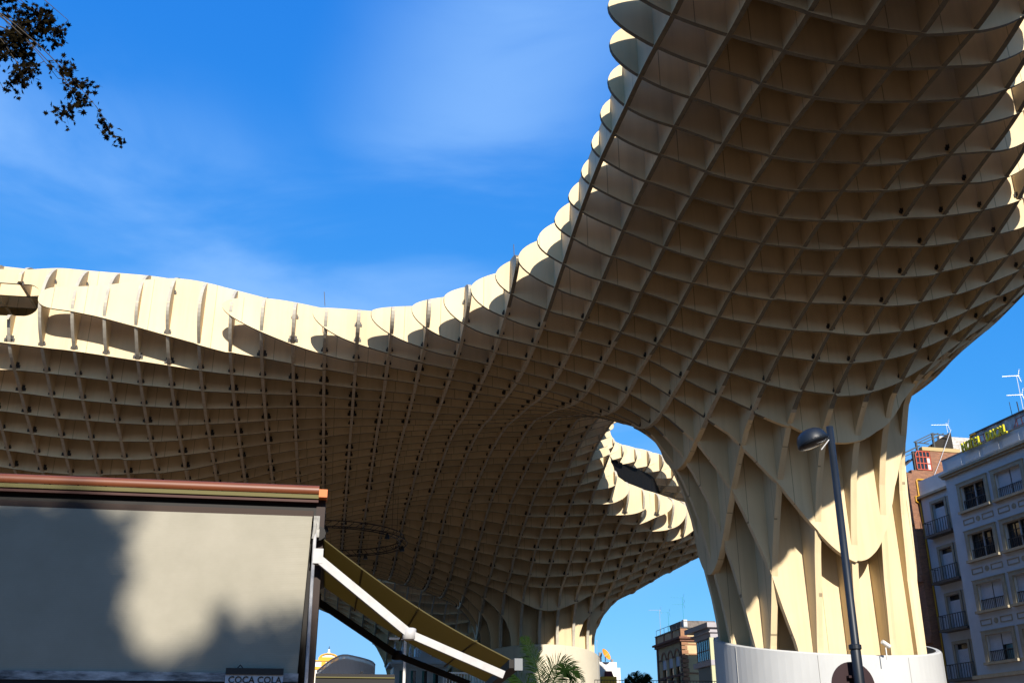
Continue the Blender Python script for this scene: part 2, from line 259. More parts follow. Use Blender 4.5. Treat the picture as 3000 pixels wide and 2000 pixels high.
def surf(q):
    """(bottom, top, inside distance) of the canopy at cell coordinates q, heights above the camera"""
    q = np.asarray(q, float); d = inside_dist(POLY, q); s = edge_s(d); zn = f_nose(q)
    zb = zn-f_hb(q)*s
    for T in TRUNKS:
        near = np.hypot(q[:, 0]-T['k'][-1], q[:, 1]-T['j'][-1]) < T['r'][-1]+0.2
        if near.any():
            zt_, far, rim = trunk_z(T, q[near]); zr = zb[near]; zend = T['z'][-1]
            w = np.clip((zend-zt_)/2.2, 0, 1); w = w*w*(3-2*w)
            zb[near] = np.where(far, zr, zr*(1-w)+np.minimum(zt_, zr+0.3)*w)
    zt = zn+np.maximum(f_top(q), 0.5)*s
    return zb, np.maximum(zt, zb+0.12), d
M_PANEL = mat('cream_coated_timber', (0.63,0.495,0.30), 0.6, 0.3, bump=0.05, bscale=7, stretch=(1,1,0.35))
def weather(m, c):
    """coated timber: each panel has its own tone, faint rain streaks run down it, fine joints every few metres"""
    nt = m.node_tree; b = nt.nodes['Principled BSDF']; L = nt.links.new; N_ = nt.nodes.new
    geo_ = N_('ShaderNodeNewGeometry'); oi = N_('ShaderNodeObjectInfo')
    mp1 = N_('ShaderNodeMapping'); mp1.inputs['Scale'].default_value = (2.6, 2.6, 0.16); L(geo_.outputs['Position'], mp1.inputs['Vector'])
    n1 = N_('ShaderNodeTexNoise'); n1.inputs['Scale'].default_value = 1.0; n1.inputs['Detail'].default_value = 6; n1.inputs['Roughness'].default_value = 0.6; L(mp1.outputs[0], n1.inputs['Vector'])
    n2 = N_('ShaderNodeTexNoise'); n2.inputs['Scale'].default_value = 0.35; n2.inputs['Detail'].default_value = 4; L(geo_.outputs['Position'], n2.inputs['Vector'])
    wn_ = N_('ShaderNodeTexWhiteNoise'); wn_.noise_dimensions = '3D'                   # one tone for each grid cell's piece
    sc3 = N_('ShaderNodeVectorMath'); sc3.operation = 'SCALE'; sc3.inputs['Scale'].default_value = 1/1.5
    ofs = N_('ShaderNodeVectorMath'); ofs.operation = 'ADD'; ofs.inputs[1].default_value = (1.239+0.75*0, -44.473, 0)
    flo = N_('ShaderNodeVectorMath'); flo.operation = 'FLOOR'; msk = N_('ShaderNodeVectorMath'); msk.operation = 'MULTIPLY'; msk.inputs[1].default_value = (1, 1, 0)
    L(geo_.outputs['Position'], ofs.inputs[0]); L(ofs.outputs[0], sc3.inputs[0]); L(sc3.outputs[0], flo.inputs[0]); L(flo.outputs[0], msk.inputs[0]); L(msk.outputs[0], wn_.inputs['Vector'])
    def rng(sock, a0, a1, b0, b1):
        r = N_('ShaderNodeMapRange'); r.inputs[1].default_value = a0; r.inputs[2].default_value = a1; r.inputs[3].default_value = b0; r.inputs[4].default_value = b1; L(sock, r.inputs[0]); return r.outputs[0]
    def mul(a, c_):
        m_ = N_('ShaderNodeMath'); m_.operation = 'MULTIPLY'; L(a, m_.inputs[0]); L(c_, m_.inputs[1]); return m_.outputs[0]
    f = mul(mul(rng(n1.outputs['Fac'], 0.30, 0.55, 0.90, 1.02), rng(n2.outputs['Fac'], 0.3, 0.7, 0.90, 1.06)), mul(rng(oi.outputs['Random'], 0, 1, 0.93, 1.05), rng(wn_.outputs['Value'], 0, 1, 0.91, 1.06)))
    fr = N_('ShaderNodeVectorMath'); fr.operation = 'FRACTION'; L(sc3.outputs[0], fr.inputs[0]); sp = N_('ShaderNodeSeparateXYZ'); L(fr.outputs[0], sp.inputs[0])
    for ax_ in (0, 1):                                                                # splice joints, in about half the pieces
        cmp = N_('ShaderNodeMath'); cmp.operation = 'COMPARE'; L(sp.outputs[ax_], cmp.inputs[0]); cmp.inputs[1].default_value = 0.37; cmp.inputs[2].default_value = 0.009
        gt = N_('ShaderNodeMath'); gt.operation = 'GREATER_THAN'; L(wn_.outputs['Value'], gt.inputs[0]); gt.inputs[1].default_value = 0.45
        f = mul(f, rng(mul(cmp.outputs[0], gt.outputs[0]), 0, 1, 1.0, 0.45))
    vm = N_('ShaderNodeVectorMath'); vm.operation = 'SCALE'; vm.inputs[0].default_value = c; L(f, vm.inputs['Scale']); L(vm.outputs[0], b.inputs['Base Color'])
weather(M_PANEL, (0.63,0.495,0.30))
M_EDGE_SHADE = mat('weathered_edge_with_shade', (0.15,0.135,0.105), 0.8, 0.15, var=0.25, vscale=5, stretch=(1,1,0.4))  # weathered grey, with the shade on the ribs painted into its dark tone
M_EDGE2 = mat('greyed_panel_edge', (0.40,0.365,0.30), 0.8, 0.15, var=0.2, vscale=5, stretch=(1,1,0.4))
def edge_faces(me, q, n):
    """the sawn top and bottom edges have weathered grey, darkened by region to paint in shade; round the near trunk they are coated like the faces"""
    me.materials.append(M_PANEL); me.materials.append(M_EDGE_SHADE); me.materials.append(M_EDGE2); idx = np.zeros(len(me.polygons), int); T = TRUNKS[0]
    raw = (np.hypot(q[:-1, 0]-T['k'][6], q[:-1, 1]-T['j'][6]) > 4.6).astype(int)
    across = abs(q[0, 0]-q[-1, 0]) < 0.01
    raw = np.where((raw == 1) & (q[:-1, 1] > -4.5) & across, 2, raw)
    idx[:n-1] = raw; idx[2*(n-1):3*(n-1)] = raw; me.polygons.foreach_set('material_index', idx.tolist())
def thick(q, base):
    if len(q) and q[:, 1].min() > 44: return np.full(len(q), base)
    t = np.full(len(q), base)
    for T, b in zip(TRUNKS, (0.13, 0.08)):
        d = np.hypot(q[:, 0]-T['k'][3], q[:, 1]-T['j'][3]); t += b*np.clip((6.5-d)/3.0, 0, 1)
    return t
rnd = random.Random(7)
def panel_runs(axis, idx, poly, lo, hi):
    """parameter intervals where the plane axis=idx lies inside the outline"""
    a = poly; b = np.roll(poly, -1, 0); i, o = (0, 1) if axis == 'K' else (1, 0)
    c = (a[:, i] > idx) != (b[:, i] > idx)
    t = a[c, o]+(idx-a[c, i])*(b[c, o]-a[c, o])/(b[c, i]-a[c, i])
    t = np.sort(t); return [(t[m], t[m+1]) for m in range(0, len(t)-1, 2) if t[m+1]-t[m] > 0.15]
def make_panel(axis, idx, s0, s1, parent, surf_fn, tbase, m, name='panel', step=0.17, notch=True, zoff=CAMZ):
    n0 = np.array([DN*0.9*(1-math.cos(a)) for a in np.linspace(0, math.pi/2, 12)])
    L = s1-s0; n0 = n0[n0 < L*0.48]
    mid = np.arange(s0+n0[-1]+step, s1-n0[-1]-step*0.5, step) if L > 2*n0[-1]+step else np.array([])
    s = np.r_[s0+n0, mid, (s1-n0)[::-1]]
    extra = []
    for T in TRUNKS:                             # finer where the skin plunges into a trunk
        c = T['k'][-1] if axis == 'J' else T['j'][-1]; o = (T['j'] if axis == 'J' else T['k'])[3]
        if abs(idx-o) < T['r'][-1]+0.5:
            e = np.arange(c-7, c+7, 0.045); extra.append(e[(e > s0+1.2) & (e < s1-1.2)])
    if extra and surf_fn is surf: s = np.unique(np.r_[s, np.concatenate(extra)])
    q = np.c_[np.full(len(s), idx), s] if axis == 'K' else np.c_[s, np.full(len(s), idx)]
    zb, zt, d = surf_fn(q)
    zb = zb.copy(); zt = zt.copy()
    zm = (zb[0]+zt[0])/2; zb[0] = zm-0.02; zt[0] = zm+0.02; zm = (zb[-1]+zt[-1])/2; zb[-1] = zm-0.02; zt[-1] = zm+0.02
    if notch and axis == 'J':                    # pieces between two cross panels sit a little unevenly
        r_ = random.Random(int(idx*131)+5); offs = {}
        for i, sv in enumerate(s):
            c = math.floor(sv); offs.setdefault(c, r_.uniform(-0.05, 0.05))
            edge = min(1, max(0, (d[i]-0.5)*2))
            fr = sv-c; zb[i] += offs[c]*edge
            if r_.random() < 0: pass
    t = thick(q, tbase)/2
    x = X0+CELL*q[:, 0]; y = Y0+CELL*q[:, 1]; n = len(s)
    V = np.empty((n, 4, 3))
    for c, (sg, z) in enumerate(((-1, zb), (1, zb), (1, zt), (-1, zt))):
        V[:, c, 0] = x+(sg*t if axis == 'K' else 0); V[:, c, 1] = y+(sg*t if axis == 'J' else 0); V[:, c, 2] = z+zoff
    i = np.arange(n-1)*4; F = []
    for a, b in ((0, 1), (1, 2), (2, 3), (3, 0)):
        F.append(np.c_[i+a, i+4+a, i+4+b, i+b] if axis == 'J' else np.c_[i+a, i+b, i+4+b, i+4+a])
    F = np.concatenate(F).tolist()+[[0, 1, 2, 3], [n*4-1, n*4-2, n*4-3, n*4-4]]
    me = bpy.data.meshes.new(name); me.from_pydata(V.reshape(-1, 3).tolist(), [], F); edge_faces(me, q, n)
    return mesh_obj(name, me, m, parent)
def strip(axis, idx, s, zb, zt, parent, tb, m):
    q = np.c_[np.full(len(s), idx), s] if axis == 'K' else np.c_[s, np.full(len(s), idx)]
    t = tb/2; x = X0+CELL*q[:, 0]; y = Y0+CELL*q[:, 1]; n = len(s); V = np.empty((n, 4, 3))
    for c, (sg, z) in enumerate(((-1, zb), (1, zb), (1, zt), (-1, zt))):
        V[:, c, 0] = x+(sg*t if axis == 'K' else 0); V[:, c, 1] = y+(sg*t if axis == 'J' else 0); V[:, c, 2] = z+CAMZ
    i = np.arange(n-1)*4; F = []
    for a, b in ((0, 1), (1, 2), (2, 3), (3, 0)): F.append(np.c_[i+a, i+4+a, i+4+b, i+b] if axis == 'J' else np.c_[i+a, i+b, i+4+b, i+4+a])
    F = np.concatenate(F).tolist()+[[0, 1, 2, 3], [n*4-1, n*4-2, n*4-3, n*4-4]]
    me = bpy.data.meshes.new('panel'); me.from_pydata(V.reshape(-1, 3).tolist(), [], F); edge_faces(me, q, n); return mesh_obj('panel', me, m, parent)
def gap_panel(axis, idx, s0, s1, g0, g1, parent, tb, m):
    """a panel that opens into two lips round the gallery where its run lies between g0 and g1"""
    e = 0.45; out_ = []
    if s1-g1 > 0.2:                                                                     # the whole part
        s = np.linspace(g1, s1, max(8, int((s1-g1)/0.15))); q = np.c_[np.full(len(s), idx), s] if axis == 'K' else np.c_[s, np.full(len(s), idx)]
        zb, zt, _ = surf(q); zt[-1] = zb[-1]+0.04; out_.append(strip(axis, idx, s, zb, zt, parent, tb, m))
    a = max(s0, g0); s = np.r_[np.linspace(a, a+1.2, 10)[:-1], np.linspace(a+1.2, g1-e, 14)[:-1], g1-e*np.cos(np.linspace(0, math.pi/2, 9))] if g1-e > a+1.3 else np.r_[np.linspace(a, g1-e, 10)[:-1], g1-e*np.cos(np.linspace(0, math.pi/2, 9))]
    q = np.c_[np.full(len(s), idx), s] if axis == 'K' else np.c_[s, np.full(len(s), idx)]; zb, zt, d = surf(q); zt = np.maximum(zt, zb+0.04)
    o = np.clip((g1-s)/e, 0, 1); o = np.sqrt(np.maximum(0, 1-(1-o)**2)); nose = edge_s(np.maximum(d, 0)); lo = 20.25*1.0+0.8*(1-o); hi = 21.85-0.8*(1-o)
    lo = np.minimum(lo, 19.6+(lo-19.6)*nose); out_.append(strip(axis, idx, s, np.minimum(zb, lo-0.04), lo, parent, tb, m)); 
    up_ = zt > hi+0.12
    if up_.sum() > 3: i0 = np.argmax(up_); out_.append(strip(axis, idx, s[i0:], np.minimum(hi, zt-0.05)[i0:], zt[i0:], parent, tb, m))
    return out_
canopy = empty('timber_canopy', (X0+CELL*15.1, Y0+CELL*0.5, 0), 0, 'huge cream timber lattice canopy of interlocking curved panels on two flared trunks', 'canopy')
canopy_inv = Matrix.Translation((-canopy.location.x, -canopy.location.y, 0))
def put(o, root):                                # geometry is in world space: keep it there under a moved root
    o.matrix_parent_inverse = Matrix.Translation(-root.location); return o
for k in range(-13, 25):
    for a, b in panel_runs('K', k+0.0007, POLY, 0, 0):
        if k <= -10:
            for o in gap_panel('K', k, a, b, a, 8.5, canopy, 0.15, M_PANEL): put(o, canopy)
            continue
        put(make_panel('K', k, a, b, canopy, surf, 0.15, M_PANEL), canopy)
for j in range(-20, 43):
    for a, b in panel_runs('J', j+0.0007, POLY, 0, 0):
        if 3 <= j <= 7:
            for o in gap_panel('J', j, -13.0, b, -13.0, -9.28 if j == 3 else -8.6, canopy, 0.13, M_PANEL): put(o, canopy)
            continue
        put(make_panel('J', j, a, b, canopy, surf, 0.13, M_PANEL), canopy)

# cover added over the inner cells to keep skylight out of the lattice
M_COVER = mat('skylight_cover_brown', (0.16,0.115,0.06), 0.85, var=0.2, vscale=1.5)
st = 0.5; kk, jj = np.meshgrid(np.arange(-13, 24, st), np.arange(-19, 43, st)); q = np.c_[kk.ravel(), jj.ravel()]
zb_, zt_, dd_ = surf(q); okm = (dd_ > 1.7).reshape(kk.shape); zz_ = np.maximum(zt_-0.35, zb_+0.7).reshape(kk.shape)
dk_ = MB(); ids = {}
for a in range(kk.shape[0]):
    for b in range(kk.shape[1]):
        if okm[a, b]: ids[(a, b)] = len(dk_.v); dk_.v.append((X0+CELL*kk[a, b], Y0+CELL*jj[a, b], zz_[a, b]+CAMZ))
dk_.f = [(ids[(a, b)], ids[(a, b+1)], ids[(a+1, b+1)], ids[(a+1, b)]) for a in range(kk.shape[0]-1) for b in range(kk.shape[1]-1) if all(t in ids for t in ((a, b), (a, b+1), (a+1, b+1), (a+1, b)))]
put(dk_.build('skylight_cover', M_COVER, canopy), canopy)

# ---------- photo direction to a point on the plane y = D (D comes from what the thing stands on)
def at(px, py, D):
    d = (px-1500)/F_PX*AX[0]-(py-1000)/F_PX*AX[1]+AX[2]
    p = d*(D/d[1]); return Vector((p[0], p[1], p[2]+CAMZ))
def project(p):
    v = np.array([p[0], p[1], p[2]-CAMZ]); dd = v@AX[2]
    return (1500+F_PX*(v@AX[0])/dd, 1000-F_PX*(v@AX[1])/dd, dd)

# ---------- steel connectors where panels cross
M_STEEL = mat('dark_connector_steel', (0.035,0.03,0.025), 0.55, 0.4, var=0.4, vscale=6)
def connector_geo(mb, s=1.0):
    mb.box(-0.25*s, 0.25*s, -0.04, 0.0, 0.045, 0.062)
    for sx in (-1, 1):
        a, b = sorted((sx*0.085*s, sx*0.25*s)); mb.box(a, b, -0.035, 0.0, 0.06, 0.16*s+0.05)
        a, b = sorted((sx*0.085*s, sx*0.19*s)); mb.box(a, b, -0.034, 0.0, 0.16*s+0.04, 0.36*s)
        a, b = sorted((sx*0.08, sx*0.118*s)); mb.box(a, b, -0.17*s, -0.03, 0.08, 0.34*s)
        a, b = sorted((sx*0.11, sx*0.17*s)); mb.box(a, b, -0.11*s, -0.035, 0.13, 0.17)
    return mb
con_small = connector_geo(MB(), 0.68).mesh('connector'); con_small.materials.append(M_STEEL)
con_big = connector_geo(MB(), 0.95).mesh('connector'); con_big.materials.append(M_STEEL)
nodes = []
kk, jj = np.meshgrid(np.arange(-12, 24), np.arange(-19, 34)); q = np.c_[kk.ravel(), jj.ravel()].astype(float)
zb_, zt_, dd_ = surf(q); zx, _, _ = surf(q+[0.15, 0]); zy, _, _ = surf(q+[0, 0.15])
rc = random.Random(3)
for (k, j), zb1, zt1, d1, z2, z3 in zip(q, zb_, zt_, dd_, zx, zy):
    if d1 < 0.45 or zt1-zb1 < 0.8 or abs(z2-zb1) > 0.28 or abs(z3-zb1) > 0.28: continue
    if k <= 12 and j <= -6: continue
    p = (X0+CELL*k, Y0+CELL*j, zb1+CAMZ)
    u, v, w = project(p)
    if not (-40 < u < 3040 and -40 < v < 2000): continue
    if rc.random() < (0.6 if j < -5 else 0.35 if j < 0 and k > 5 else 0.12): continue
    nodes.append((w, p, rc.random() < 0.3 and j > 0))
    if j <= 4 and k <= 4 and j > -6: nodes.append((w, (p[0], p[1], zt1+CAMZ-0.95), False))
nodes.sort(key=lambda t: t[0])
rest = MB()
for i, (w, p, big) in enumerate(nodes):
    loc = (p[0], p[1]-0.068, p[2]+0.06)
    if i < 300:
        o = mesh_obj('connector', con_big if big else con_small, None, canopy); o.location = loc
        o.matrix_parent_inverse = Matrix.Translation(-canopy.location)
    else:
        m_ = MB(); connector_geo(m_, 0.9 if big else 0.66)
        rest.add([(x+loc[0], y+loc[1], z+loc[2]) for x, y, z in m_.v], m_.f)
if rest.v: tag(put(rest.build('connector', M_STEEL, canopy), canopy), kind='stuff')
print('connectors', len(nodes))

# lightning rods and cable on the canopy's edge
for px, py0, py1, j in ((952, 884, 855, 0), (1507, 750, 716, -5)):
    a = at(px, py0+12, Y0+CELL*j); b = at(px-2, py1, Y0+CELL*j)
    put(MB().tube([a, b], 0.016, 5).build('lightning_rod', M_STEEL, canopy), canopy)

# ---------- upper lobe with the dark glazed gallery beneath it
UP = catmull([(10,13),(12.6,14.6),(13.5,16.6),(14.5,18.9),(15.3,20),(16.4,21),(17.6,22),(18.7,23),(19.6,24),(21.2,26),(22.2,29),(21,33),(16.5,36),(10,36),(5,31),(4,23),(6,16)])
f_un = tps([(12,14.5,21.7),(13.5,16.6,22.0),(15.3,20,22.4),(16.4,21,22.6),(17.6,22,22.8),(18.7,23,22.9),(19.6,24,22.6),(22,28,22.2),(16,36,22),(5,30,22),(6,17,21.6)], 0.2)
def surf_up(q):
    q = np.asarray(q, float); d = inside_dist(UP, q); t = np.clip(d/1.3, 0, 1); s = np.sqrt(np.maximum(0, 1-(1-t)**2)); zn = f_un(q)
    return zn-0.75*s, zn+1.05*s, d
upper = empty('gallery_canopy', (X0+CELL*14, Y0+CELL*26, 22), 0, 'sunlit upper lattice lobe over a dark glazed gallery behind the thick near trunk', 'canopy')
for k in range(4, 23):
    for a, b in panel_runs('K', k+0.0007, UP, 0, 0): put(make_panel('K', k, a, b, upper, surf_up, 0.13, M_PANEL, notch=False), upper)
for j in range(14, 37):
    for a, b in panel_runs('J', j+0.0007, UP, 0, 0): put(make_panel('J', j, a, b, upper, surf_up, 0.12, M_PANEL, notch=False), upper)
M_DARKGLASS = mat('dark_glazing', (0.008,0.008,0.008), 0.6, 0.05)
gl = [(13.6,18.6),(14.4,20.1),(15.4,21.1),(16.5,22.1),(17.5,23.2),(18.2,24.6),(18.8,26.5)]
gp = catmull(gl, 5)[:31]
for a, b in zip(gp[:-1], gp[1:]):
    ax_, ay_, bx_, by_ = X0+CELL*a[0], Y0+CELL*a[1], X0+CELL*b[0], Y0+CELL*b[1]
    m_ = MB(); n_ = Vector((by_-ay_, ax_-bx_, 0)).normalized()*0.05; A_, B_ = Vector((ax_, ay_, 0)), Vector((bx_, by_, 0)); B_ = B_+(A_-B_)*0.03
    z0, z1 = 20.2+CAMZ, 21.9+CAMZ
    m_.hexa([A_-n_+Vector((0,0,z0)), B_-n_+Vector((0,0,z0)), B_+n_+Vector((0,0,z0)), A_+n_+Vector((0,0,z0)), A_-n_+Vector((0,0,z1)), B_-n_+Vector((0,0,z1)), B_+n_+Vector((0,0,z1)), A_+n_+Vector((0,0,z1))])
    put(m_.build('pane', M_DARKGLASS, upper), upper)

# ---------- a farther parasol of the same kind, glimpsed below the nearer one
FK, FJ = 8.6, 55.0
FPOLY = np.array([(FK+13.0*math.cos(a)*(1+0.12*math.sin(2*a)), FJ+10.5*math.sin(a)) for a in np.linspace(0, 2*math.pi, 90)[:-1]])
def surf_far(q):
    q = np.asarray(q, float); d = inside_dist(FPOLY, q); s = edge_s(d); r = np.hypot(q[:, 0]-FK, (q[:, 1]-FJ)*1.1)
    zb = np.interp(r, [0, 3.0, 3.3, 3.7, 4.4, 5.6, 7.5, 10, 14], [6, 6, 9, 11, 12.8, 14.6, 16.3, 17.8, 19.0]); zn = 19.6
    zb = zn-(zn-zb)*np.where(d < DN, s, 1); return zb, np.maximum(zn+1.2*s, zb+0.1), d
farc = empty('farther_canopy', (X0+CELL*FK, Y0+CELL*FJ, 0), 0, 'farther lattice parasol glimpsed below the near one, behind the brown awning', 'canopy')
for k in range(-4, 22):
    for a, b in panel_runs('K', k+0.0007, FPOLY, 0, 0): put(make_panel('K', k, a, b, farc, surf_far, 0.16, M_PANEL, notch=False), farc)
for j in range(45, 66):
    for a, b in panel_runs('J', j+0.0007, FPOLY, 0, 0): put(make_panel('J', j, a, b, farc, surf_far, 0.14, M_PANEL, notch=False), farc)

# ---------- plinths of the trunks
def plinth(name, c, R, rim, z0, th, label, m, seam=None, lower=None):
    root = empty(name, (c[0], c[1], 0), 0, label, 'plinth')
    N_ = 96; mb = MB(); V = []; bot = seam if seam else z0
    for i in range(N_):
        t = 2*math.pi*i/N_; cx, sx = math.cos(t), math.sin(t); zr = rim(t)
        flare = R*1.0
        for rr, z in ((flare, bot), (R*0.998, zr-0.06), (R*0.985, zr), (R-th, zr), (R-th-0.05, zr-2.2)):
            V.append((rr*cx, rr*sx, z))
    F = []
    for i in range(N_):
        a, b = i*5, ((i+1) % N_)*5
        for k in range(4): F.append((a+k, b+k, b+k+1, a+k+1))
    mb.add(V, F); recalc(mb.build('wall', m, root))
    for s in range(8):                           # vertical joints in the shell, a little proud
        t = 2*math.pi*(s+0.35)/8; cx, sx = math.cos(t), math.sin(t)
        j_ = MB().bar((R*1.0006*cx, R*1.0006*sx, bot+0.01), (R*1.0006*cx, R*1.0006*sx, rim(t)-0.1), 0.02); j_.build('joint', mat('joint_grey', (0.35,0.35,0.34)), root)
    if seam:
        mb = MB().lathe([(R+0.06, z0), (R+0.06, seam-0.02), (R-0.1, seam-0.02)], n=96, cap=False); mb.build('lower_wall', lower, root, smooth=True)
    return root
M_WHITE = mat('white_painted_concrete', (0.46,0.465,0.46), 0.6, 0.25, var=0.12, vscale=0.5, stretch=(1,1,0.3), bump=0.03, bscale=3)
M_CREAM = mat('cream_painted_concrete', (0.56,0.50,0.38), 0.55, 0.3, var=0.06, vscale=0.6)
def rim1(t):
    return 4.03+CAMZ+0.95*(1-math.cos(t+math.pi/2))
def rim2(t):
    return 9.0+CAMZ-0.75*(1-math.cos(t+math.pi/2+0.05))
plinth('trunk_plinth', (X0+CELL*15.43, Y0+CELL*0.37), CELL*3.27, rim1, 0.0, 0.22, 'smooth white concrete drum wrapped round the foot of the thick near trunk', M_WHITE)
plinth('trunk_plinth', (X0+CELL*12.4, Y0+CELL*30.8), CELL*3.68, rim2, 5.3, 0.3, 'cream and white drum behind the palm at the foot of the farther trunk', M_CREAM, 7.6, M_WHITE)

# ---------- raised plaza deck (its top stays below the frame)
tag(MB().box(-14, 33.5, 58, 99, 0, 5.3).build('plaza_deck', mat('deck_stone', (0.16,0.10,0.06), 0.8, var=0.15, vscale=1)), kind='structure')

# ---------- lighting truss ring
tr = empty('truss_ring', (-0.5, 69, 15.2), 0, 'round black lighting truss hung under the lattice canopy', 'truss')
M_BLACK = mat('black_metal', (0.02,0.02,0.02), 0.5, 0.4)
for rr, zz in ((5.0, 0.0), (4.55, 0.0), (4.78, 0.4)):
    MB().tube([(rr*math.cos(2*math.pi*i/64), rr*math.sin(2*math.pi*i/64), zz) for i in range(65)], 0.035, 5, cap=False).build('chord', M_BLACK, tr)
for i in range(64):
    a0, a1 = 2*math.pi*i/64, 2*math.pi*(i+1)/64; r_ = 5.0 if i % 2 else 4.55
    MB().bar((r_*math.cos(a0), r_*math.sin(a0), 0), (4.78*math.cos(a1), 4.78*math.sin(a1), 0.4), 0.03).build('brace', M_BLACK, tr)
for i in range(6):
    a0 = 2*math.pi*i/6+0.4; zc = surf(np.array([[(-0.5+4.78*math.cos(a0)-X0)/CELL, (69+4.78*math.sin(a0)-Y0)/CELL]]))[0][0]+CAMZ
    MB().tube([(4.78*math.cos(a0), 4.78*math.sin(a0), 0.4), (4.78*math.cos(a0), 4.78*math.sin(a0), zc-15.2+0.05)], 0.012, 4).build('cable', M_BLACK, tr)
for i in range(7):
    a0 = 2*math.pi*i/7+0.15
    MB().lathe([(0.05, 0.05), (0.09, 0.0), (0.16, -0.22), (0.17, -0.3)], (4.78*math.cos(a0), 4.78*math.sin(a0), -0.02), 10).build('spotlight', M_BLACK, tr)

# ------------------------------------------------------------------ buildings
def wall_boxes(mb, u0, u1, z0, z1, y0, y1, holes):
    us = sorted({u0, u1, *[h[0] for h in holes], *[h[1] for h in holes]}); zs = sorted({z0, z1, *[h[2] for h in holes], *[h[3] for h in holes]})
    for a, b in zip(us[:-1], us[1:]):
        run = None
        for c, d in zip(zs[:-1], zs[1:]):
            hole = any(h[0] < (a+b)/2 < h[1] and h[2] < (c+d)/2 < h[3] for h in holes)
            if hole:
                if run: mb.box(a, b, y0, y1, run[0], run[1]); run = None
            else: run = (run[0], d) if run else (c, d)
        if run: mb.box(a, b, y0, y1, run[0], run[1])
    return mb
M_HOTEL = mat('pale_painted_render', (0.50,0.51,0.51), 0.75, 0.2, var=0.10, vscale=0.8, bump=0.12, bscale=14)
M_TRIM = mat('tan_stone_trim', (0.33,0.285,0.20), 0.7, 0.2, var=0.2, vscale=4)
M_SHUT = mat('roller_shutter', (0.55,0.55,0.56), 0.6, 0.25, var=0.08, vscale=3)
M_PANE = mat('window_glass', (0.018,0.022,0.028), 0.08, 0.5)
M_FRAME = mat('dark_window_frame', (0.06,0.055,0.05), 0.5)
M_RAIL = mat('wrought_iron', (0.02,0.022,0.026), 0.5, 0.4)
M_GREYBAR = mat('galvanised_bar', (0.30,0.31,0.33), 0.5, 0.4)
M_STAIN = mat('stained_white_render', (0.55,0.55,0.55), 0.8, 0.2, vscale=1.6, col2=(0.10,0.085,0.08))
M_YEL = mat('yellow_letter', (0.52,0.44,0.015), 0.5, 0.3)
HZ = rad(-86.7); hz = 0.0
hotel = empty('hotel_building', (39.24, 60.36, 0), HZ, 'pale blue hotel block with tan framed windows, balconies and yellow rooftop lettering', 'building')
ROWS = [(16.33, 18.2), (13.23, 15.13), (10.12, 12.03), (7.1, 8.98)]; COLS = [(1.12, 4.08), (4.5, 7.46), (7.9, 10.86)]
holes = [(c0+0.34, c1-0.3, r0+0.12, r1-0.22) for c0, c1 in COLS for r0, r1 in ROWS]
wall_boxes(MB(), 0, 11.4, 0, 19.0, 0.0, 0.4, holes).build('wall', M_HOTEL, hotel)
MB().box(0, 0.4, 0.402, 9.5, 0, 19.0).build('side_wall', M_HOTEL, hotel)
MB().box(0.402, 11.4, 3.2, 9.5, 0, 18.9).build('core', M_FRAME, hotel)
MB().box(-0.2, 11.6, -0.32, 9.6, 19.002, 19.16).box(-0.12, 11.5, -0.2, -0.002, 18.86, 19.0).build('cornice', M_TRIM, hotel)
pp = MB().box(0, 11.4, -0.02, 0.26, 19.162, 20.1).build('parapet', M_HOTEL, hotel)
for i in range(6): MB().box(0.5+i*1.85, 2.0+i*1.85, -0.045, -0.022, 19.35, 19.85).build('panel', M_HOTEL, pp)
MB().box(-0.04, 11.4, -0.06, 0.3, 20.102, 20.16).build('coping', mat('coping_grey', (0.25,0.25,0.26), 0.8, var=0.3, vscale=3), hotel)
MB().box(1.75, 11.4, 1.2, 1.45, 19.2, 21.45).build('rooftop_wall', M_STAIN, hotel)
MB().box(1.7, 11.4, 1.12, 1.53, 21.452, 21.53).build('rooftop_coping', mat('coping_dark', (0.07,0.07,0.08), 0.8), hotel)
MB().box(-0.2, 11.4, -0.26, -0.002, 6.3, 6.52).build('string_course', M_TRIM, hotel)
def railing_geo(mb, u0, u1, y, z0, z1, step=0.17, grey=False):
    mb.box(u0, u1, y-0.025, y+0.025, z1-0.04, z1); mb.box(u0, u1, y-0.02, y+0.02, z0, z0+0.03)
    n = max(2, int((u1-u0)/step))
    for i in range(n+1): x = u0+(u1-u0)*i/n; mb.box(x-0.013, x+0.013, y-0.013, y+0.013, z0+0.03, z1-0.04)
    return mb
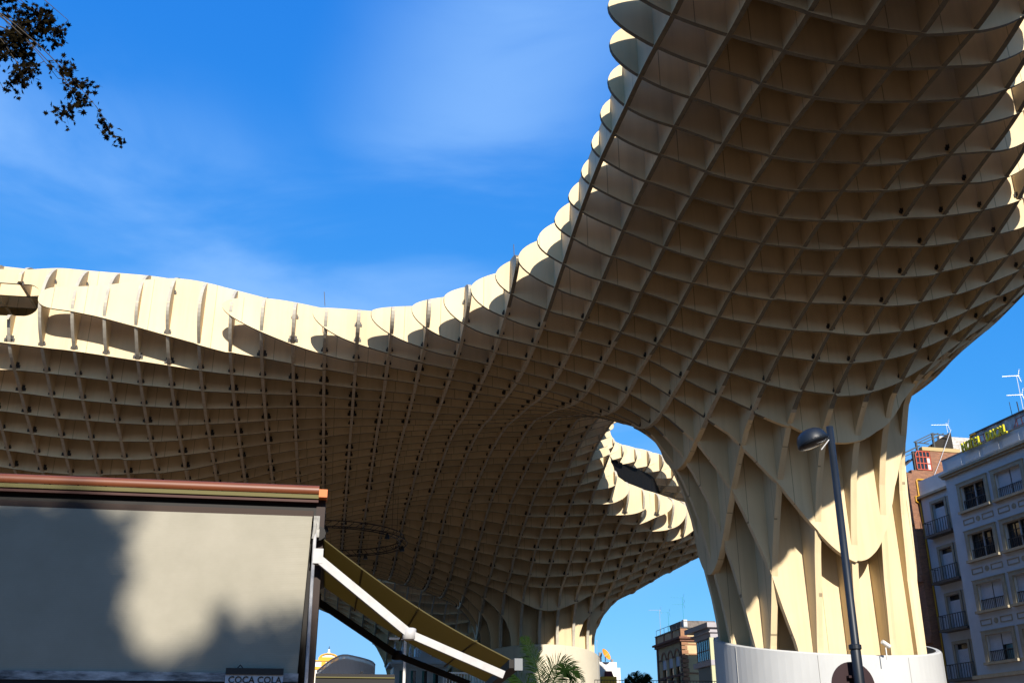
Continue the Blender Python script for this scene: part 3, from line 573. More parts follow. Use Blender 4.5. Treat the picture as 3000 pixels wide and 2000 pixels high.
def hotel_window(c0, c1, r0, r1, y, style, rail=True):
    sur = MB(); sur.box(c0, c0+0.3, y-0.11, y-0.002, r0+0.1, r1-0.22).box(c1-0.27, c1, y-0.11, y-0.002, r0+0.1, r1-0.22).box(c0, c1, y-0.11, y-0.002, r1-0.218, r1)
    sur.box(c0-0.05, c1+0.05, y-0.14, y-0.002, r1+0.002, r1+0.06)
    w = sur.build('window', M_TRIM, hotel)
    MB().box(c0-0.07, c1+0.07, y-0.24, y-0.002, r0-0.06, r0+0.098).build('sill', M_TRIM, w)
    g0, g1, h0, h1 = c0+0.34, c1-0.3, r0+0.12, r1-0.22; mid = (g0+g1)/2
    fr = MB().box(g0, g1, y+0.2, y+0.26, h0, h0+0.05).box(g0, g1, y+0.2, y+0.26, h1-0.05, h1)
    for x in (g0, mid-0.04, g1-0.06): fr.box(x, x+0.07, y+0.19, y+0.255, h0+0.05, h1-0.05)
    if style == 'open':
        for x in (g0+(mid-g0)*0.5, mid+(g1-mid)*0.5): fr.box(x, x+0.035, y+0.21, y+0.25, h0+0.05, h1-0.05)
        fr.box(g0+0.07, g1, y+0.212, y+0.248, h0+(h1-h0)*0.70, h0+(h1-h0)*0.70+0.04)
        MB().box(mid-0.05, mid+0.04, y+0.12, y+0.188, h0, h1).build('mullion', M_GREYBAR, w)
    fr.build('frame', M_FRAME, w)
    for x0, x1 in ((g0, mid), (mid, g1)): MB().box(x0, x1, y+0.262, y+0.28, h0, h1).build('pane', M_PANE, w)
    for s, (x0, x1) in enumerate(((g0+0.02, mid-0.05), (mid+0.05, g1-0.02))):
        f = {'open': (0, 0), 'shut': (1, 1), 'half': (1, 0.42)}[style][s]
        if f:
            sh = MB(); n = int(24*f); hh = (h1-h0)/24
            for i in range(n): z = h1-(i+1)*hh; sh.hexa([(x0,y+0.13,z),(x1,y+0.13,z),(x1,y+0.17,z),(x0,y+0.17,z),(x0,y+0.145,z+hh*0.93),(x1,y+0.145,z+hh*0.93),(x1,y+0.17,z+hh*0.93),(x0,y+0.17,z+hh*0.93)])
            sh.build('shutter', M_SHUT, w)
    if rail:
        railing_geo(MB(), g0, g1, y+0.06, h0, h0+0.62, 0.16).build('railing', M_RAIL, w)
STY = [['open','shut','open'], ['open','open','shut'], ['shut','shut','open'], ['half','open','shut']]
for ri, (r0, r1) in enumerate(ROWS):
    for ci, (c0, c1) in enumerate(COLS): hotel_window(c0, c1, r0, r1, 0.0, STY[ri][ci])
    if ri < 3:
        zt1 = r0-0.42; m0 = 1.12
        for ci, (c0, c1) in enumerate(COLS):
            for a, b in ((c0+0.02, c0+1.08), (c1-1.08, c1)):
                pn = MB(); pn.box(a, b, -0.035, -0.002, zt1-0.36, zt1-0.30).box(a, b, -0.035, -0.002, zt1-0.06, zt1).box(a, a+0.06, -0.035, -0.002, zt1-0.3, zt1-0.06).box(b-0.06, b, -0.035, -0.002, zt1-0.3, zt1-0.06)
                pn.build('relief_panel', M_TRIM, hotel)
            cxm = (c0+c1)/2; md = MB()
            for r_, t_ in ((0.19, 0.03), (0.09, 0.045)): md.lathe([(r_, 0), (r_, t_), (r_*0.72, t_)], (0, 0, 0), 14)
            md.v = [(cxm+x, -0.002-z, zt1-0.18+y*0.9) for x, y, z in md.v]; md.build('medallion', M_TRIM, hotel)
# recessed bay with balconies
BY = 1.2
bh = [(-3.42, -2.05, z0, z0+2.12) for z0 in (15.95, 12.82, 9.72, 6.62)]
wall_boxes(MB(), -4.62, -0.002, 0, 18.7, BY, BY+0.35, bh).build('bay_wall', M_HOTEL, hotel)
MB().box(-4.8, -0.004, BY-0.25, BY+5, 18.702, 18.86).build('bay_cornice', M_TRIM, hotel)
MB().box(-4.6, -0.004, BY-0.02, BY+0.25, 18.862, 19.95).build('bay_parapet', M_HOTEL, hotel)
MB().box(-4.62, -4.3, BY+0.352, BY+8, 0, 18.7).build('bay_side_wall', M_HOTEL, hotel)
for z0 in (15.95, 12.82, 9.72, 6.62):
    a, b = -3.42, -2.05
    w = MB().box(a-0.22, a, BY-0.09, BY-0.002, z0, z0+2.12).box(b, b+0.2, BY-0.09, BY-0.002, z0, z0+2.12).box(a-0.22, b+0.2, BY-0.09, BY-0.002, z0+2.122, z0+2.32).build('balcony_door', M_TRIM, hotel)
    sh = MB()
    for i in range(26): sh.box(a+0.04, b-0.04, BY+0.12, BY+0.15, z0+0.02+i*0.068, z0+0.02+i*0.068+0.061)
    sh.build('shutter', M_SHUT, w); MB().box(a, b, BY+0.2, BY+0.22, z0, z0+2.12).build('pane', M_PANE, w)
    nw = MB().box(-1.72, -1.5, BY-0.07, BY-0.002, z0, z0+2.3).box(-1.498, -1.3, BY-0.05, BY-0.002, z0+2.1, z0+2.3).build('narrow_window_trim', M_TRIM, hotel)
    bl = MB().box(-3.98, -1.0, BY-0.62, BY-0.002, z0-0.2, z0-0.06).build('balcony', M_FRAME, hotel)
    rg = railing_geo(MB(), -3.96, -1.02, BY-0.58, z0-0.058, z0+0.86, 0.26)
    for yy in (-0.3,): rg.box(-3.96, -3.92, BY-0.55, BY-0.004, z0+0.82, z0+0.86); rg.box(-3.96, -3.92, BY+yy, BY+yy+0.03, z0-0.058, z0+0.82)
    rg.build('railing', M_RAIL, bl)
    gb = MB()
    for i in range(11): gb.box(-3.9+i*0.26, -3.855+i*0.26, BY-0.565, BY-0.55, z0-0.058, z0+0.8)
    gb.build('bar', M_GREYBAR, bl)
# rooftop lettering, each letter its own part
hsign = empty('rooftop_sign', (39.24, 60.36, 0), HZ, 'yellow block letters HOTEL DUCAL standing on the hotel parapet', 'sign')
def letter_mesh(ch, size, depth, fat=0.0):
    cu = bpy.data.curves.new('letter', 'FONT'); cu.body = ch; cu.size = size; cu.extrude = depth; cu.offset = fat; cu.resolution_u = 3
    o = bpy.data.objects.new('tmp', cu); coll.objects.link(o); dg = bpy.context.evaluated_depsgraph_get()
    me = bpy.data.meshes.new_from_object(o.evaluated_get(dg)); bpy.data.objects.remove(o); return me
for i, ch in enumerate('HOTEL DUCAL'):
    if ch == ' ': continue
    me = letter_mesh(ch, 0.80, 0.06, 0.022); me.transform(Matrix.Scale(0.74, 4, (1, 0, 0))); me.materials.clear()
    o = mesh_obj('letter', me, M_YEL, hsign); o.location = (2.62+i*0.405, -0.32, 20.0-0.02); o.rotation_euler = (rad(90), 0, 0)
    MB().bar((2.77+i*0.405, -0.26, 20.05), (2.77+i*0.405, 0.05, 20.12), 0.03).build('bracket', M_RAIL, hsign)
for a in (1.2, 5.6):                             # red angle frames behind the letters
    fr = MB(); A_ = Vector((a, 0.5, 20.1))
    for x in (0.1, 0.55, 1.0, 1.45): fr.bar((a+1.0+x, 0.75, 20.1), (a+1.0+x*0.9, 0.75, 21.0), 0.035)
    fr.bar((a+0.5, 0.75, 20.1), (a+1.09, 0.75, 21.0), 0.035).bar((a+1.05, 0.75, 21.0), (a+2.6, 0.75, 21.0), 0.035).bar((a+0.9, 0.75, 20.55), (a+2.5, 0.75, 20.55), 0.03).bar((a+2.5, 0.75, 20.1), (a+2.6, 0.75, 21.0), 0.035)
    fr.build('support_frame', mat('red_oxide_steel', (0.20,0.05,0.04), 0.6), hsign)
    for x in (0.12, 0.57, 1.02): MB().box(a+1.0+x, a+1.0+x+0.38, 0.77, 0.775, 20.58, 20.97).build('backing_pane', mat('pale_backing', (0.42,0.47,0.5), 0.4), hsign)

def yagi(name, base, h, boom, n, label, direction=(-1, 0), m=None, reflect=True):
    root = empty(name, base, math.atan2(direction[1], direction[0]), label, 'antenna', 'rooftop television aerials')
    m = m or M_GREYBAR
    MB().tube([(0, 0, 0), (0, 0, h)], 0.022, 6).build('mast', m, root)
    for zz, L in boom:
        b_ = MB().bar((-0.15, 0, zz), (L, 0, zz), 0.022).build('boom', m, root)
        for i in range(n): x = 0.15+(L-0.2)*i/(n-1); MB().bar((x, -0.14, zz), (x, 0.14, zz), 0.012).build('element', m, b_)
        if reflect:
            for sg in (-1, 1):
                for t in (0.12, 0.24, 0.36): MB().bar((-0.1-t*0.3, -0.16, zz+sg*t), (-0.1-t*0.3, 0.16, zz+sg*t), 0.014).build('reflector', m, b_)
                MB().bar((-0.1, 0, zz), (-0.22, 0, zz+sg*0.4), 0.014).build('reflector', m, b_)
    return root
def hpt(u, y, z):                                 # hotel frame to world
    c, s = math.cos(HZ), math.sin(HZ); return (39.24+u*c-y*s, 60.36+u*s+y*c, z)
M_ALU = mat('aluminium', (0.62,0.63,0.65), 0.4, 0.5, metal=0.3)
yagi('television_aerial', hpt(6.75, 1.33, 21.53), 2.35, [(2.3, 0.85), (1.05, 0.8)], 8, 'tall aerial with two booms on the stained hotel rooftop wall', (-0.9, 0.3), M_ALU)
for u_, h_ in ((5.75, 0.95), (6.4, 0.75)):
    tag(MB().tube([hpt(u_, 1.3, 21.5), hpt(u_-0.03, 1.3, 21.5+h_)], 0.02 if h_ > 0.8 else 0.035, 6).build('vent_pipe', M_RAIL), ('tall thin dark pipe on top of the stained hotel rooftop wall' if h_ > 0.8 else 'short thick dark pipe on the stained rooftop wall beside the aerial'), 'pipe', 'pipes on the hotel roof')

# brick house beyond the hotel
def brick_mat(name, c1, c2, mortar, scale=1.0):
    if name in MATS: return MATS[name]
    m = bpy.data.materials.new(name); m.use_nodes = True; MATS[name] = m; nt = m.node_tree; b = nt.nodes['Principled BSDF']; b.inputs['Roughness'].default_value = 0.85
    geo_ = nt.nodes.new('ShaderNodeNewGeometry'); tcn = nt.nodes.new('ShaderNodeTexCoord'); sep = nt.nodes.new('ShaderNodeSeparateXYZ'); cmb = nt.nodes.new('ShaderNodeCombineXYZ'); ad = nt.nodes.new('ShaderNodeMath'); ad.operation = 'ADD'
    nt.links.new(tcn.outputs['Object'], sep.inputs[0]); nt.links.new(sep.outputs[0], ad.inputs[0]); nt.links.new(sep.outputs[1], ad.inputs[1])
    nt.links.new(ad.outputs[0], cmb.inputs[0]); nt.links.new(sep.outputs[2], cmb.inputs[1])
    br = nt.nodes.new('ShaderNodeTexBrick'); br.inputs['Scale'].default_value = scale; br.inputs['Color1'].default_value = (*c1, 1); br.inputs['Color2'].default_value = (*c2, 1); br.inputs['Mortar'].default_value = (*mortar, 1)
    br.inputs['Brick Width'].default_value = 0.26; br.inputs['Row Height'].default_value = 0.075; br.inputs['Mortar Size'].default_value = 0.009
    nt.links.new(cmb.outputs[0], br.inputs['Vector']); nt.links.new(br.outputs['Color'], b.inputs['Base Color'])
    bp = nt.nodes.new('ShaderNodeBump'); bp.inputs['Distance'].default_value = 0.015; bp.inputs['Strength'].default_value = 0.7; bp.invert = True
    nt.links.new(br.outputs['Fac'], bp.inputs['Height']); nt.links.new(bp.outputs[0], b.inputs['Normal']); return m
M_BRICK = brick_mat('old_brick', (0.30,0.125,0.06), (0.19,0.075,0.04), (0.17,0.12,0.085))
bh_ = empty('brick_house', hpt(-4.75, 0, 0), HZ, 'old brick house beside the hotel with red framed attic window', 'building')
bw_h = [(-6.3, -5.2, z0, z0+1.9) for z0 in (17.6, 13.6, 9.6)]+[(-3.1, -2.2, z0, z0+1.9) for z0 in (14.6, 10.6)]
wall_boxes(MB(), -9, 0, 0, 20.6, 0.5, 0.9, bw_h).build('wall', M_BRICK, bh_)
MB().box(-8.6, -0.4, 1.6, 9, 0, 20.3).build('core', M_FRAME, bh_)
MB().box(-0.4, 0, 0.902, 7.5, 0, 20.85).build('gable_wall', M_BRICK, bh_)
for z0 in (13.0, 16.9, 9.0): MB().box(-9, 0.05, 0.36, 0.498, z0, z0+0.45).build('string_course', M_BRICK, bh_)
for u_ in (-1.3, -4.0): MB().box(u_-0.35, u_+0.35, 0.38, 0.498, 0, 20.6).build('pilaster', M_BRICK, bh_)
for h in bw_h: MB().box(h[0], h[1], 0.78, 0.8, h[2], h[3]).build('pane', M_PANE, bh_)
# attic: wall facing the square with an arched red window at its corner
att = [(0.0, 0.0)]
M_RED = mat('red_window_paint', (0.40,0.075,0.04), 0.5)
MB().box(-0.3, -0.12, 1.3, 2.61, 20.852, 22.3).build('attic_back', M_FRAME, bh_)
MB().box(-0.3, 0.002, 2.62, 5.05, 20.6, 22.35).build('attic_wall', M_BRICK, bh_)
MB().box(-0.34, 0.06, 2.0, 5.1, 22.352, 22.62).build('attic_beam', mat('attic_beam', (0.38,0.28,0.13), 0.7), bh_)
aw = MB()
for i in range(5): y_ = 1.42+i*0.285; aw.box(-0.06, 0.01, y_-0.03, y_+0.03, 20.95+0.0, 22.3-(0.22 if i == 0 else 0))
for z_ in (20.93, 21.4, 21.86, 22.28): aw.box(-0.06, 0.015, 1.42 if z_ < 22 else 1.6, 2.58, z_-0.03, z_+0.03)
aw.bar((-0.02, 1.42, 22.05), (-0.02, 1.62, 22.3), 0.06); awo = aw.build('attic_window', M_RED, bh_)
for i in range(4):
    for z_ in (20.96, 21.43, 21.89): MB().box(-0.05, -0.035, 1.45+i*0.285, 1.675+i*0.285, z_, z_+0.4).build('pane', mat('old_pane', (0.07,0.08,0.09) if (i+int(z_*3)) % 3 else (0.36,0.37,0.37), 0.2) if False else (M_SHUT if (i == 3 and z_ < 21.8) else M_PANE), awo)
MB().box(-9, -0.3, 0.2, 1.5, 20.602, 20.75).build('eave', mat('dark_tile', (0.05,0.035,0.03), 0.85, var=0.4, vscale=5), bh_)
rfm = MB()
for i in range(14): rfm.bar((-8.6+i*0.62, 0.1, 20.8), (-8.6+i*0.62, 1.6, 21.9), 0.3, 0.1)
rfm.build('roof', mat('dark_tile', (0.05,0.035,0.03)), bh_)
MB().box(-2.2, -1.9, 5.0, 10, 22.4, 24.2).build('rear_wall', mat('flaking_whitewash', (0.62,0.61,0.58), 0.9, 0.1, vscale=5, col2=(0.22,0.18,0.15), stretch=(1,1,3)), bh_)
MB().hexa([(-0.6,2.9,22.64),(-0.6,5.0,22.64),(-0.5,5.0,22.64),(-0.5,2.9,22.64),(-0.6,3.0,22.9),(-0.6,5.0,24.1),(-0.5,5.0,24.1),(-0.5,3.0,22.9)]).build('reed_fence', mat('reed_fence', (0.03,0.025,0.02), 0.9, var=0.5, vscale=20), bh_)
pg = MB()
for a, b in (((-0.2,1.75,22.4),(-0.2,1.75,23.0)), ((-0.2,3.2,22.6),(-0.2,3.2,23.75))): pg.bar(a, b, 0.12)
for dy in (0, 0.45, 0.95): pg.bar((-0.2, 1.6+dy*0.9, 23.0+dy*0.02), (-0.2, 3.3+dy*0.9, 23.8+dy*0.02), 0.07)
pg.bar((-0.2, 1.6, 23.0), (-0.2, 2.8, 22.95), 0.06).bar((-0.2, 3.1, 23.75), (-0.2, 4.6, 23.7), 0.06).bar((-0.2,0.4,22.0),(-0.2,2.0,22.75),0.09).bar((-0.2,0.6,21.85),(-0.2,1.9,22.4),0.05)
tag(pg.build('pergola', mat('weathered_pergola', (0.05,0.055,0.055), 0.7), bh_))
yp = MB().tube([hpt(-4.68, 3.2, 19.0), hpt(-4.68, 1.9, 19.05), hpt(-4.68, 1.05, 20.3), hpt(-4.68, 0.95, 18.4), hpt(-4.7, 1.05, 18.1), hpt(-4.7, 1.12, 6.0)], 0.055, 6) if False else None
M_YPIPE = mat('yellow_gas_pipe', (0.50,0.26,0.01), 0.45, 0.4)
tag(MB().tube([hpt(-4.66, 2.9, 20.15), hpt(-4.66, 1.16, 20.15), hpt(-4.66, 1.12, 20.05), hpt(-4.66, 1.12, 18.95), hpt(-4.66, 0.86, 18.9), hpt(-4.66, 0.84, 18.55), hpt(-4.66, 1.1, 18.4), hpt(-4.66, 1.12, 18.2), hpt(-4.66, 1.12, 0.1)], 0.055, 8).build('gas_pipe', M_YPIPE), 'long yellow gas pipe running down the corner beside the hotel bay', 'pipe')
tag(MB().tube([hpt(1.72, 1.15, 19.3), hpt(1.72, 1.15, 21.35), hpt(1.82, 1.15, 21.42), hpt(2.3, 1.15, 21.42)], 0.06, 8).build('gas_pipe', M_YPIPE), 'short yellow pipe hooked over the end of the stained rooftop wall', 'pipe')
tag(MB().tube([hpt(-4.5, 4.5, 24.0), hpt(-4.55, 3.2, 21.6), hpt(-4.55, 2.0, 19.6)], 0.018, 5).build('cable', M_ALU), 'loose pale cable hanging across the sunlit brick attic wall', 'cable')
yagi('television_aerial', hpt(-5.2, 4.7, 24.0), 0.75, [(0.6, 1.1)], 9, 'small aerial on the edge of the brick house roof', (-0.97, 0.2), M_ALU)

# ---------- houses beyond the plaza
M_CREAMW = mat('cream_render', (0.50,0.39,0.22), 0.8, 0.2, var=0.12, vscale=1.2)
M_BRTRIM = brick_mat('brick_trim', (0.36,0.17,0.075), (0.28,0.12,0.06), (0.24,0.18,0.12))
M_DTRIM = mat('dark_brick_trim', (0.16,0.075,0.05), 0.85, var=0.25, vscale=6)
mh = empty('corner_house', (35.5, 105, 0), 0, 'cream corner house with brick quoins, arched windows and a rooftop railing', 'building')
L_, H_ = 8.6, 13.45
wall_boxes(MB(), 0.002, 1.9, 0, H_, 0, 0.3, []).build('front_wall', M_CREAMW, mh)
lw = MB(); hl = [(y0, y1, 8.2, 11.86) for y0, y1 in ((1.12, 2.42), (3.35, 4.7), (5.6, 6.95))]
wall_boxes(lw, 0, L_, 0, H_, 0, 0.3, hl)
lw.v = [(y, x, z) for x, y, z in lw.v]; recalc(lw.build('side_wall', M_CREAMW, mh))
MB().box(0.5, 1.85, 0.8, 8.4, 0, 13.2).build('core', M_FRAME, mh)
for (y0, y1, z0, z1) in hl:
    yc, r_ = (y0+y1)/2, (y1-y0)/2; ar = MB(); n_ = 12
    for i in range(n_):
        a0, a1 = math.pi*i/n_, math.pi*(i+1)/n_; q_ = []
        for x_ in (-0.07, 0.04):
            for a, rr in ((a0, r_), (a1, r_), (a1, r_+0.22), (a0, r_+0.22)): q_.append((x_, yc+rr*math.cos(a), z1+rr*1.0*math.sin(a)*0.95))
        ar.hexa(q_)
    w = recalc(ar.build('arched_window', M_BRTRIM, mh))
    fan = MB(); fan.v = [(0.03, yc, z1)]+[(0.03, yc+r_*math.cos(math.pi*i/16), z1+r_*0.95*math.sin(math.pi*i/16)) for i in range(17)]; fan.f = [(0, i+1, i+2) for i in range(16)]
    fan.build('shutter', mat('grey_blind', (0.42,0.45,0.50), 0.6), w)
    MB().box(0.05, 0.07, y0, y1, 10.9, z1).build('blind', mat('grey_blind', (0.42,0.45,0.50)), w)
    MB().box(0.2, 0.22, y0, y1, z0, 10.9).build('pane', M_PANE, w)
for a, b in ((0, 1.1), (2.44, 3.33), (4.72, 5.58), (6.97, L_)): MB().box(-0.05, -0.002, a, b, 11.8, 12.0).build('brick_band', M_DTRIM, mh)
MB().box(-0.06, -0.002, 0.3, L_, 9.9, 10.12).build('brick_band', M_DTRIM, mh)
MB().box(-0.08, -0.002, 8.2, L_+0.1, 0, 13.2).build('quoin_strip', M_DTRIM, mh)
for i in range(30):
    z0 = 0.1+i*0.44; MB().box(-0.07, 0.62 if i % 2 else 0.54, -0.07, -0.002, z0, z0+0.36).build('quoin', M_BRTRIM, mh)
    MB().box(-0.07, -0.002, 0.0, 0.55 if i % 2 else 0.45, z0, z0+0.36).build('quoin', M_DTRIM, mh)
for z_ in (12.85, 11.85, 10.0): MB().box(0.62, 1.9, -0.05, -0.002, z_, z_+0.16).build('brick_band', M_BRTRIM, mh)
MB().box(-0.45, 1.9, -0.4, L_+0.4, H_+0.002, H_+0.2).box(-0.25, 1.9, -0.2, L_+0.2, H_-0.25, H_).build('cornice', M_DTRIM, mh)
MB().box(-0.08, 1.9, -0.1, 0.2, H_+0.202, H_+1.0).build('parapet', M_CREAMW, mh)
MB().box(-0.08, 0.2, 0.202, L_, H_+0.202, H_+1.0).build('parapet', M_CREAMW, mh)
for y_ in (-0.12, 2.6, 5.4, 8.2): MB().box(-0.14, -0.082, y_, y_+0.45, H_+0.2, H_+1.04).build('pier', M_BRTRIM, mh)
MB().box(-0.12, 0.55, -0.16, -0.102, H_+0.2, H_+1.04).build('pier', M_BRTRIM, mh)
MB().box(-0.18, 1.9, -0.2, L_+0.1, H_+1.042, H_+1.14).build('coping', M_FRAME, mh)
rg = MB(); rg.bar((0, 0, H_+1.75), (0, L_, H_+1.75), 0.04).bar((0, 0, H_+1.75), (1.9, 0, H_+1.75), 0.04)
for i in range(7): rg.bar((0, i*L_/6, H_+1.14), (0, i*L_/6, H_+1.75), 0.035)
rg.build('roof_railing', M_RAIL, mh)
for y0, y1 in ((1.0, 3.1), (5.5, 7.3)):
    b_ = MB().box(-0.75, -0.002, y0, y1, 8.2, 8.38).build('balcony', M_FRAME, mh)
    r_ = MB()
    for i in range(12): r_.box(-0.74, -0.71, y0+(y1-y0)*i/11-0.012, y0+(y1-y0)*i/11+0.012, 8.38, 9.35)
    r_.box(-0.75, -0.7, y0, y1, 9.35, 9.4).box(-0.72, 0, y0, y0+0.03, 9.35, 9.4); r_.build('railing', M_RAIL, b_)
for (y_, c_, zz) in ((1.35, (0.35,0.03,0.03), 9.0), (1.75, (0.45,0.06,0.06), 8.85), (2.2, (0.06,0.13,0.22), 8.7)):
    tag(MB().box(34.72, 34.755, 105+y_, 105+y_+0.32, zz-0.45, zz+0.3).build('hanging_cloth', mat('cloth_%.2f' % y_, c_, 0.9)), {1.35: 'dark red cloth drying on the corner house balcony railing', 1.75: 'brighter red cloth drying between the dark red and blue ones', 2.2: 'blue cloth drying on the corner house balcony railing'}[y_], 'laundry', 'laundry on the balcony')
MB().box(0.6, 1.0, 0.8, 1.5, H_+0.2, 15.5).build('chimney', M_WHITE, mh)
MB().hexa([(0.9,1.0,14.4),(4.2,1.0,14.4),(4.2,6,14.4),(0.9,6,14.4),(0.7,1.2,15.45),(4.2,1.2,15.45),(4.2,6,15.5),(0.7,6,15.5)]).build('tiled_roof', mat('grey_tile', (0.16,0.135,0.12), 0.9, var=0.4, vscale=3, stretch=(4,1,1)), mh)
M_TEAL = mat('green_patina_metal', (0.03,0.24,0.26), 0.5)
for (x_, y_, h_, lab, m_) in ((0.2, 7.6, 2.9, 'pale leaning aerial at the far end of the corner house roof', M_GREYBAR), (0.1, 4.3, 2.2, 'middle green aerial on the corner house roof railing', M_TEAL), (0.75, 1.2, 2.4, 'tallest green aerial with two booms beside the white chimney', M_TEAL)):
    yagi('television_aerial', (35.5+x_, 105+y_, 14.5 if x_ < 0.5 else 15.45), h_, [(h_-0.05, 1.25)]+([(h_-0.75, 1.1)] if h_ == 2.4 else []), 4, lab, (-1, 0.1), m_)

M_GREYW = mat('grey_lilac_panel', (0.34,0.32,0.34), 0.6, var=0.08, vscale=1)
gb_ = empty('grey_block', (34.95, 95, 0), 0, 'grey modern block with deep eaves and blue strip window', 'building')
MB().box(0, 2.2, 0, 4.6, 12.5, 13.4).build('fascia', M_GREYW, gb_)
MB().box(-0.18, 2.3, -0.18, 5.2, 12.95, 13.06).build('fascia_joint', M_GREYW, gb_)
MB().box(-0.35, 2.4, -0.3, 6.4, 13.402, 13.85).build('eave', M_GREYW, gb_)
MB().box(0.12, 2.2, 0.35, 4.3, 0, 12.498).build('wall', mat('dark_green_panel', (0.035,0.05,0.05), 0.5), gb_)
MB().box(-0.1, 0.3, 0.0, 0.33, 0, 12.498).build('corner_post', mat('pale_green_post', (0.42,0.42,0.26), 0.6), gb_)
MB().box(-0.12, 2.2, -0.05, 5.0, 10.02, 10.5).build('ledge', M_GREYW, gb_)
wf = MB()
for i in range(7): wf.box(0.02, 0.1, 0.45+i*0.6, 0.52+i*0.6, 10.52, 12.45)
wf.box(0.03, 0.09, 0.45, 4.2, 11.4, 11.5).box(0.02, 0.1, 0.45, 4.2, 12.38, 12.45).box(0.02, 0.1, 0.45, 4.2, 10.52, 10.6)
wfo = wf.build('strip_window', M_FRAME, gb_)
M_BLUEG = mat('blue_glass', (0.02,0.22,0.42), 0.05, 0.6)
for i in range(6):
    for z0, z1 in ((10.6, 11.4), (11.5, 12.38)): MB().box(0.06, 0.075, 0.525+i*0.6, 1.045+i*0.6, z0, z1).build('pane', M_BLUEG, wfo)

M_WW = mat('whitewash', (0.66,0.64,0.60), 0.7, 0.2, var=0.05, vscale=1)
wh = empty('white_house', (31.5, 120, 0), 0, 'whitewashed house with roof terrace and orange dish behind the far plinth', 'building')
MB().box(-3.0, 1.05, 0, 7, 0, 12.4).build('wall', M_WW, wh)
MB().box(-3.0, -0.6, 0.5, 5, 12.402, 13.05).build('stair_head', M_WW, wh)
MB().box(1.052, 1.5, 0.2, 6, 0, 11.8).build('step_wall', M_WW, wh)
MB().box(-0.95, -0.6, 0.3, 0.498, 13.052, 13.5).box(0.5, 0.75, 0.3, 0.6, 12.402, 12.75).build('chimney', mat('grey_pot', (0.22,0.2,0.2), 0.8), wh)
MB().box(-1.1, 0.65, -1.2, -0.002, 0, 10.72).build('terrace', mat('ochre_paint', (0.66,0.33,0.03), 0.7), wh)
MB().hexa([(-0.5,-0.9,10.75),(0.4,-0.9,10.75),(0.4,-0.1,10.75),(-0.5,-0.1,10.75),(-0.4,-0.8,11.3),(0.2,-0.8,11.35),(0.3,-0.1,11.4),(-0.45,-0.1,11.4)]).build('red_cover', mat('dark_red_cloth', (0.12,0.02,0.02), 0.9), wh)
ds = empty('satellite_dish', (31.1, 119.6, 12.4), 0, 'orange satellite dish tilted on the white house roof', 'dish')
dm = MB(); V = []; n_ = 20
for ring in range(5):
    r_ = 0.72*ring/4
    for i in range(n_):
        a = 2*math.pi*i/n_; V.append(Vector((r_*math.cos(a), r_*math.sin(a), 0.22*(r_/0.72)**2)))
R_ = Matrix.Rotation(rad(52), 3, 'Y') @ Matrix.Rotation(rad(38), 3, 'X')
dm.add([R_ @ v+Vector((0, 0, 0.72)) for v in V], [(r*n_+i, r*n_+(i+1) % n_, (r+1)*n_+(i+1) % n_, (r+1)*n_+i) for r in range(4) for i in range(n_)])
dm.build('reflector', mat('orange_dish', (0.75,0.27,0.02), 0.5), ds, smooth=True)
MB().tube([(0, 0, 0), (0.02, 0.02, 0.70)], 0.05, 8).build('mast', M_GREYBAR, ds)
MB().tube([tuple(R_ @ Vector((0, -0.7, 0.2))+Vector((0, 0, 0.72))), tuple(R_ @ Vector((0, 0, 0.75))+Vector((0, 0, 0.72)))], 0.02, 5).build('feed_arm', M_GREYBAR, ds)
yagi('television_aerial', (30.45, 120.8, 13.0), 1.9, [(1.85, 0.5)], 4, 'thin aerial above the white house beside the far trunk', (-1, 0.2), M_GREYBAR)

# ornate white building and mast
ob = empty('ornate_building', (6.3, 110, 0), 0, 'white ornate building with rooftop pinnacles behind the brown awning', 'building')
oh = [(x, x+0.55, 8.2, 10.4) for x in (0.6, 1.75, 2.9, 4.05)]
wall_boxes(MB(), 0, 5.5, 0, 11.0, 0, 0.35, oh).build('wall', M_WW, ob)
MB().box(0, 5.5, 0.8, 6, 0, 10.9).build('core', M_FRAME, ob)
for x, x1, z0, z1 in oh:
    w = MB().box(x-0.1, x, -0.08, -0.002, z0, z1).box(x1, x1+0.1, -0.08, -0.002, z0, z1).box(x-0.14, x1+0.14, -0.1, -0.002, z1+0.002, z1+0.18).build('window', M_WW, ob); MB().box(x, x1, 0.25, 0.27, z0, z1).build('pane', M_PANE, w)
    MB().box(x+0.02, x+0.26, 0.1, 0.13, z0, z1).build('shutter', mat('teal_shutter', (0.10,0.28,0.27), 0.6), w)
MB().box(-0.5, 5.6, -0.45, 6, 11.002, 11.2).box(-0.3, 5.6, -0.25, -0.002, 10.75, 11.0).build('cornice', M_WW, ob)
MB().box(-0.2, 5.5, -0.1, 0.15, 11.202, 11.75).build('parapet', M_WW, ob)
for i, x in enumerate((0.05, 0.85, 1.65, 2.5)):
    MB().lathe([(0.17, 0), (0.17, 0.3), (0.24, 0.36), (0.13, 0.5), (0.17, 0.75), (0.06, 1.0), (0.015, 1.5)], (x, 0.03, 11.752), 12).build('pinnacle', M_WW, ob)
MB().box(2.2, 3.9, 0.4, 2.5, 11.202, 12.7).build('attic_block', M_WW, ob)
for x in (2.35, 2.95, 3.55): MB().lathe([(0.1, 0), (0.1, 0.7), (0.14, 0.75), (0.04, 1.1)], (x, 0.6, 12.702), 10).build('finial', M_WW, ob)
ms = empty('floodlight_mast', (at(1188, 1870, 62).x, 62, 5.3), 0, 'slim white mast with crossbar and floodlight beside the ornate building', 'mast')
mt = at(1188, 1870, 62).z-5.3
MB().tube([(0, 0, 0), (0, 0, mt)], 0.085, 10).build('pole', M_WW, ms)
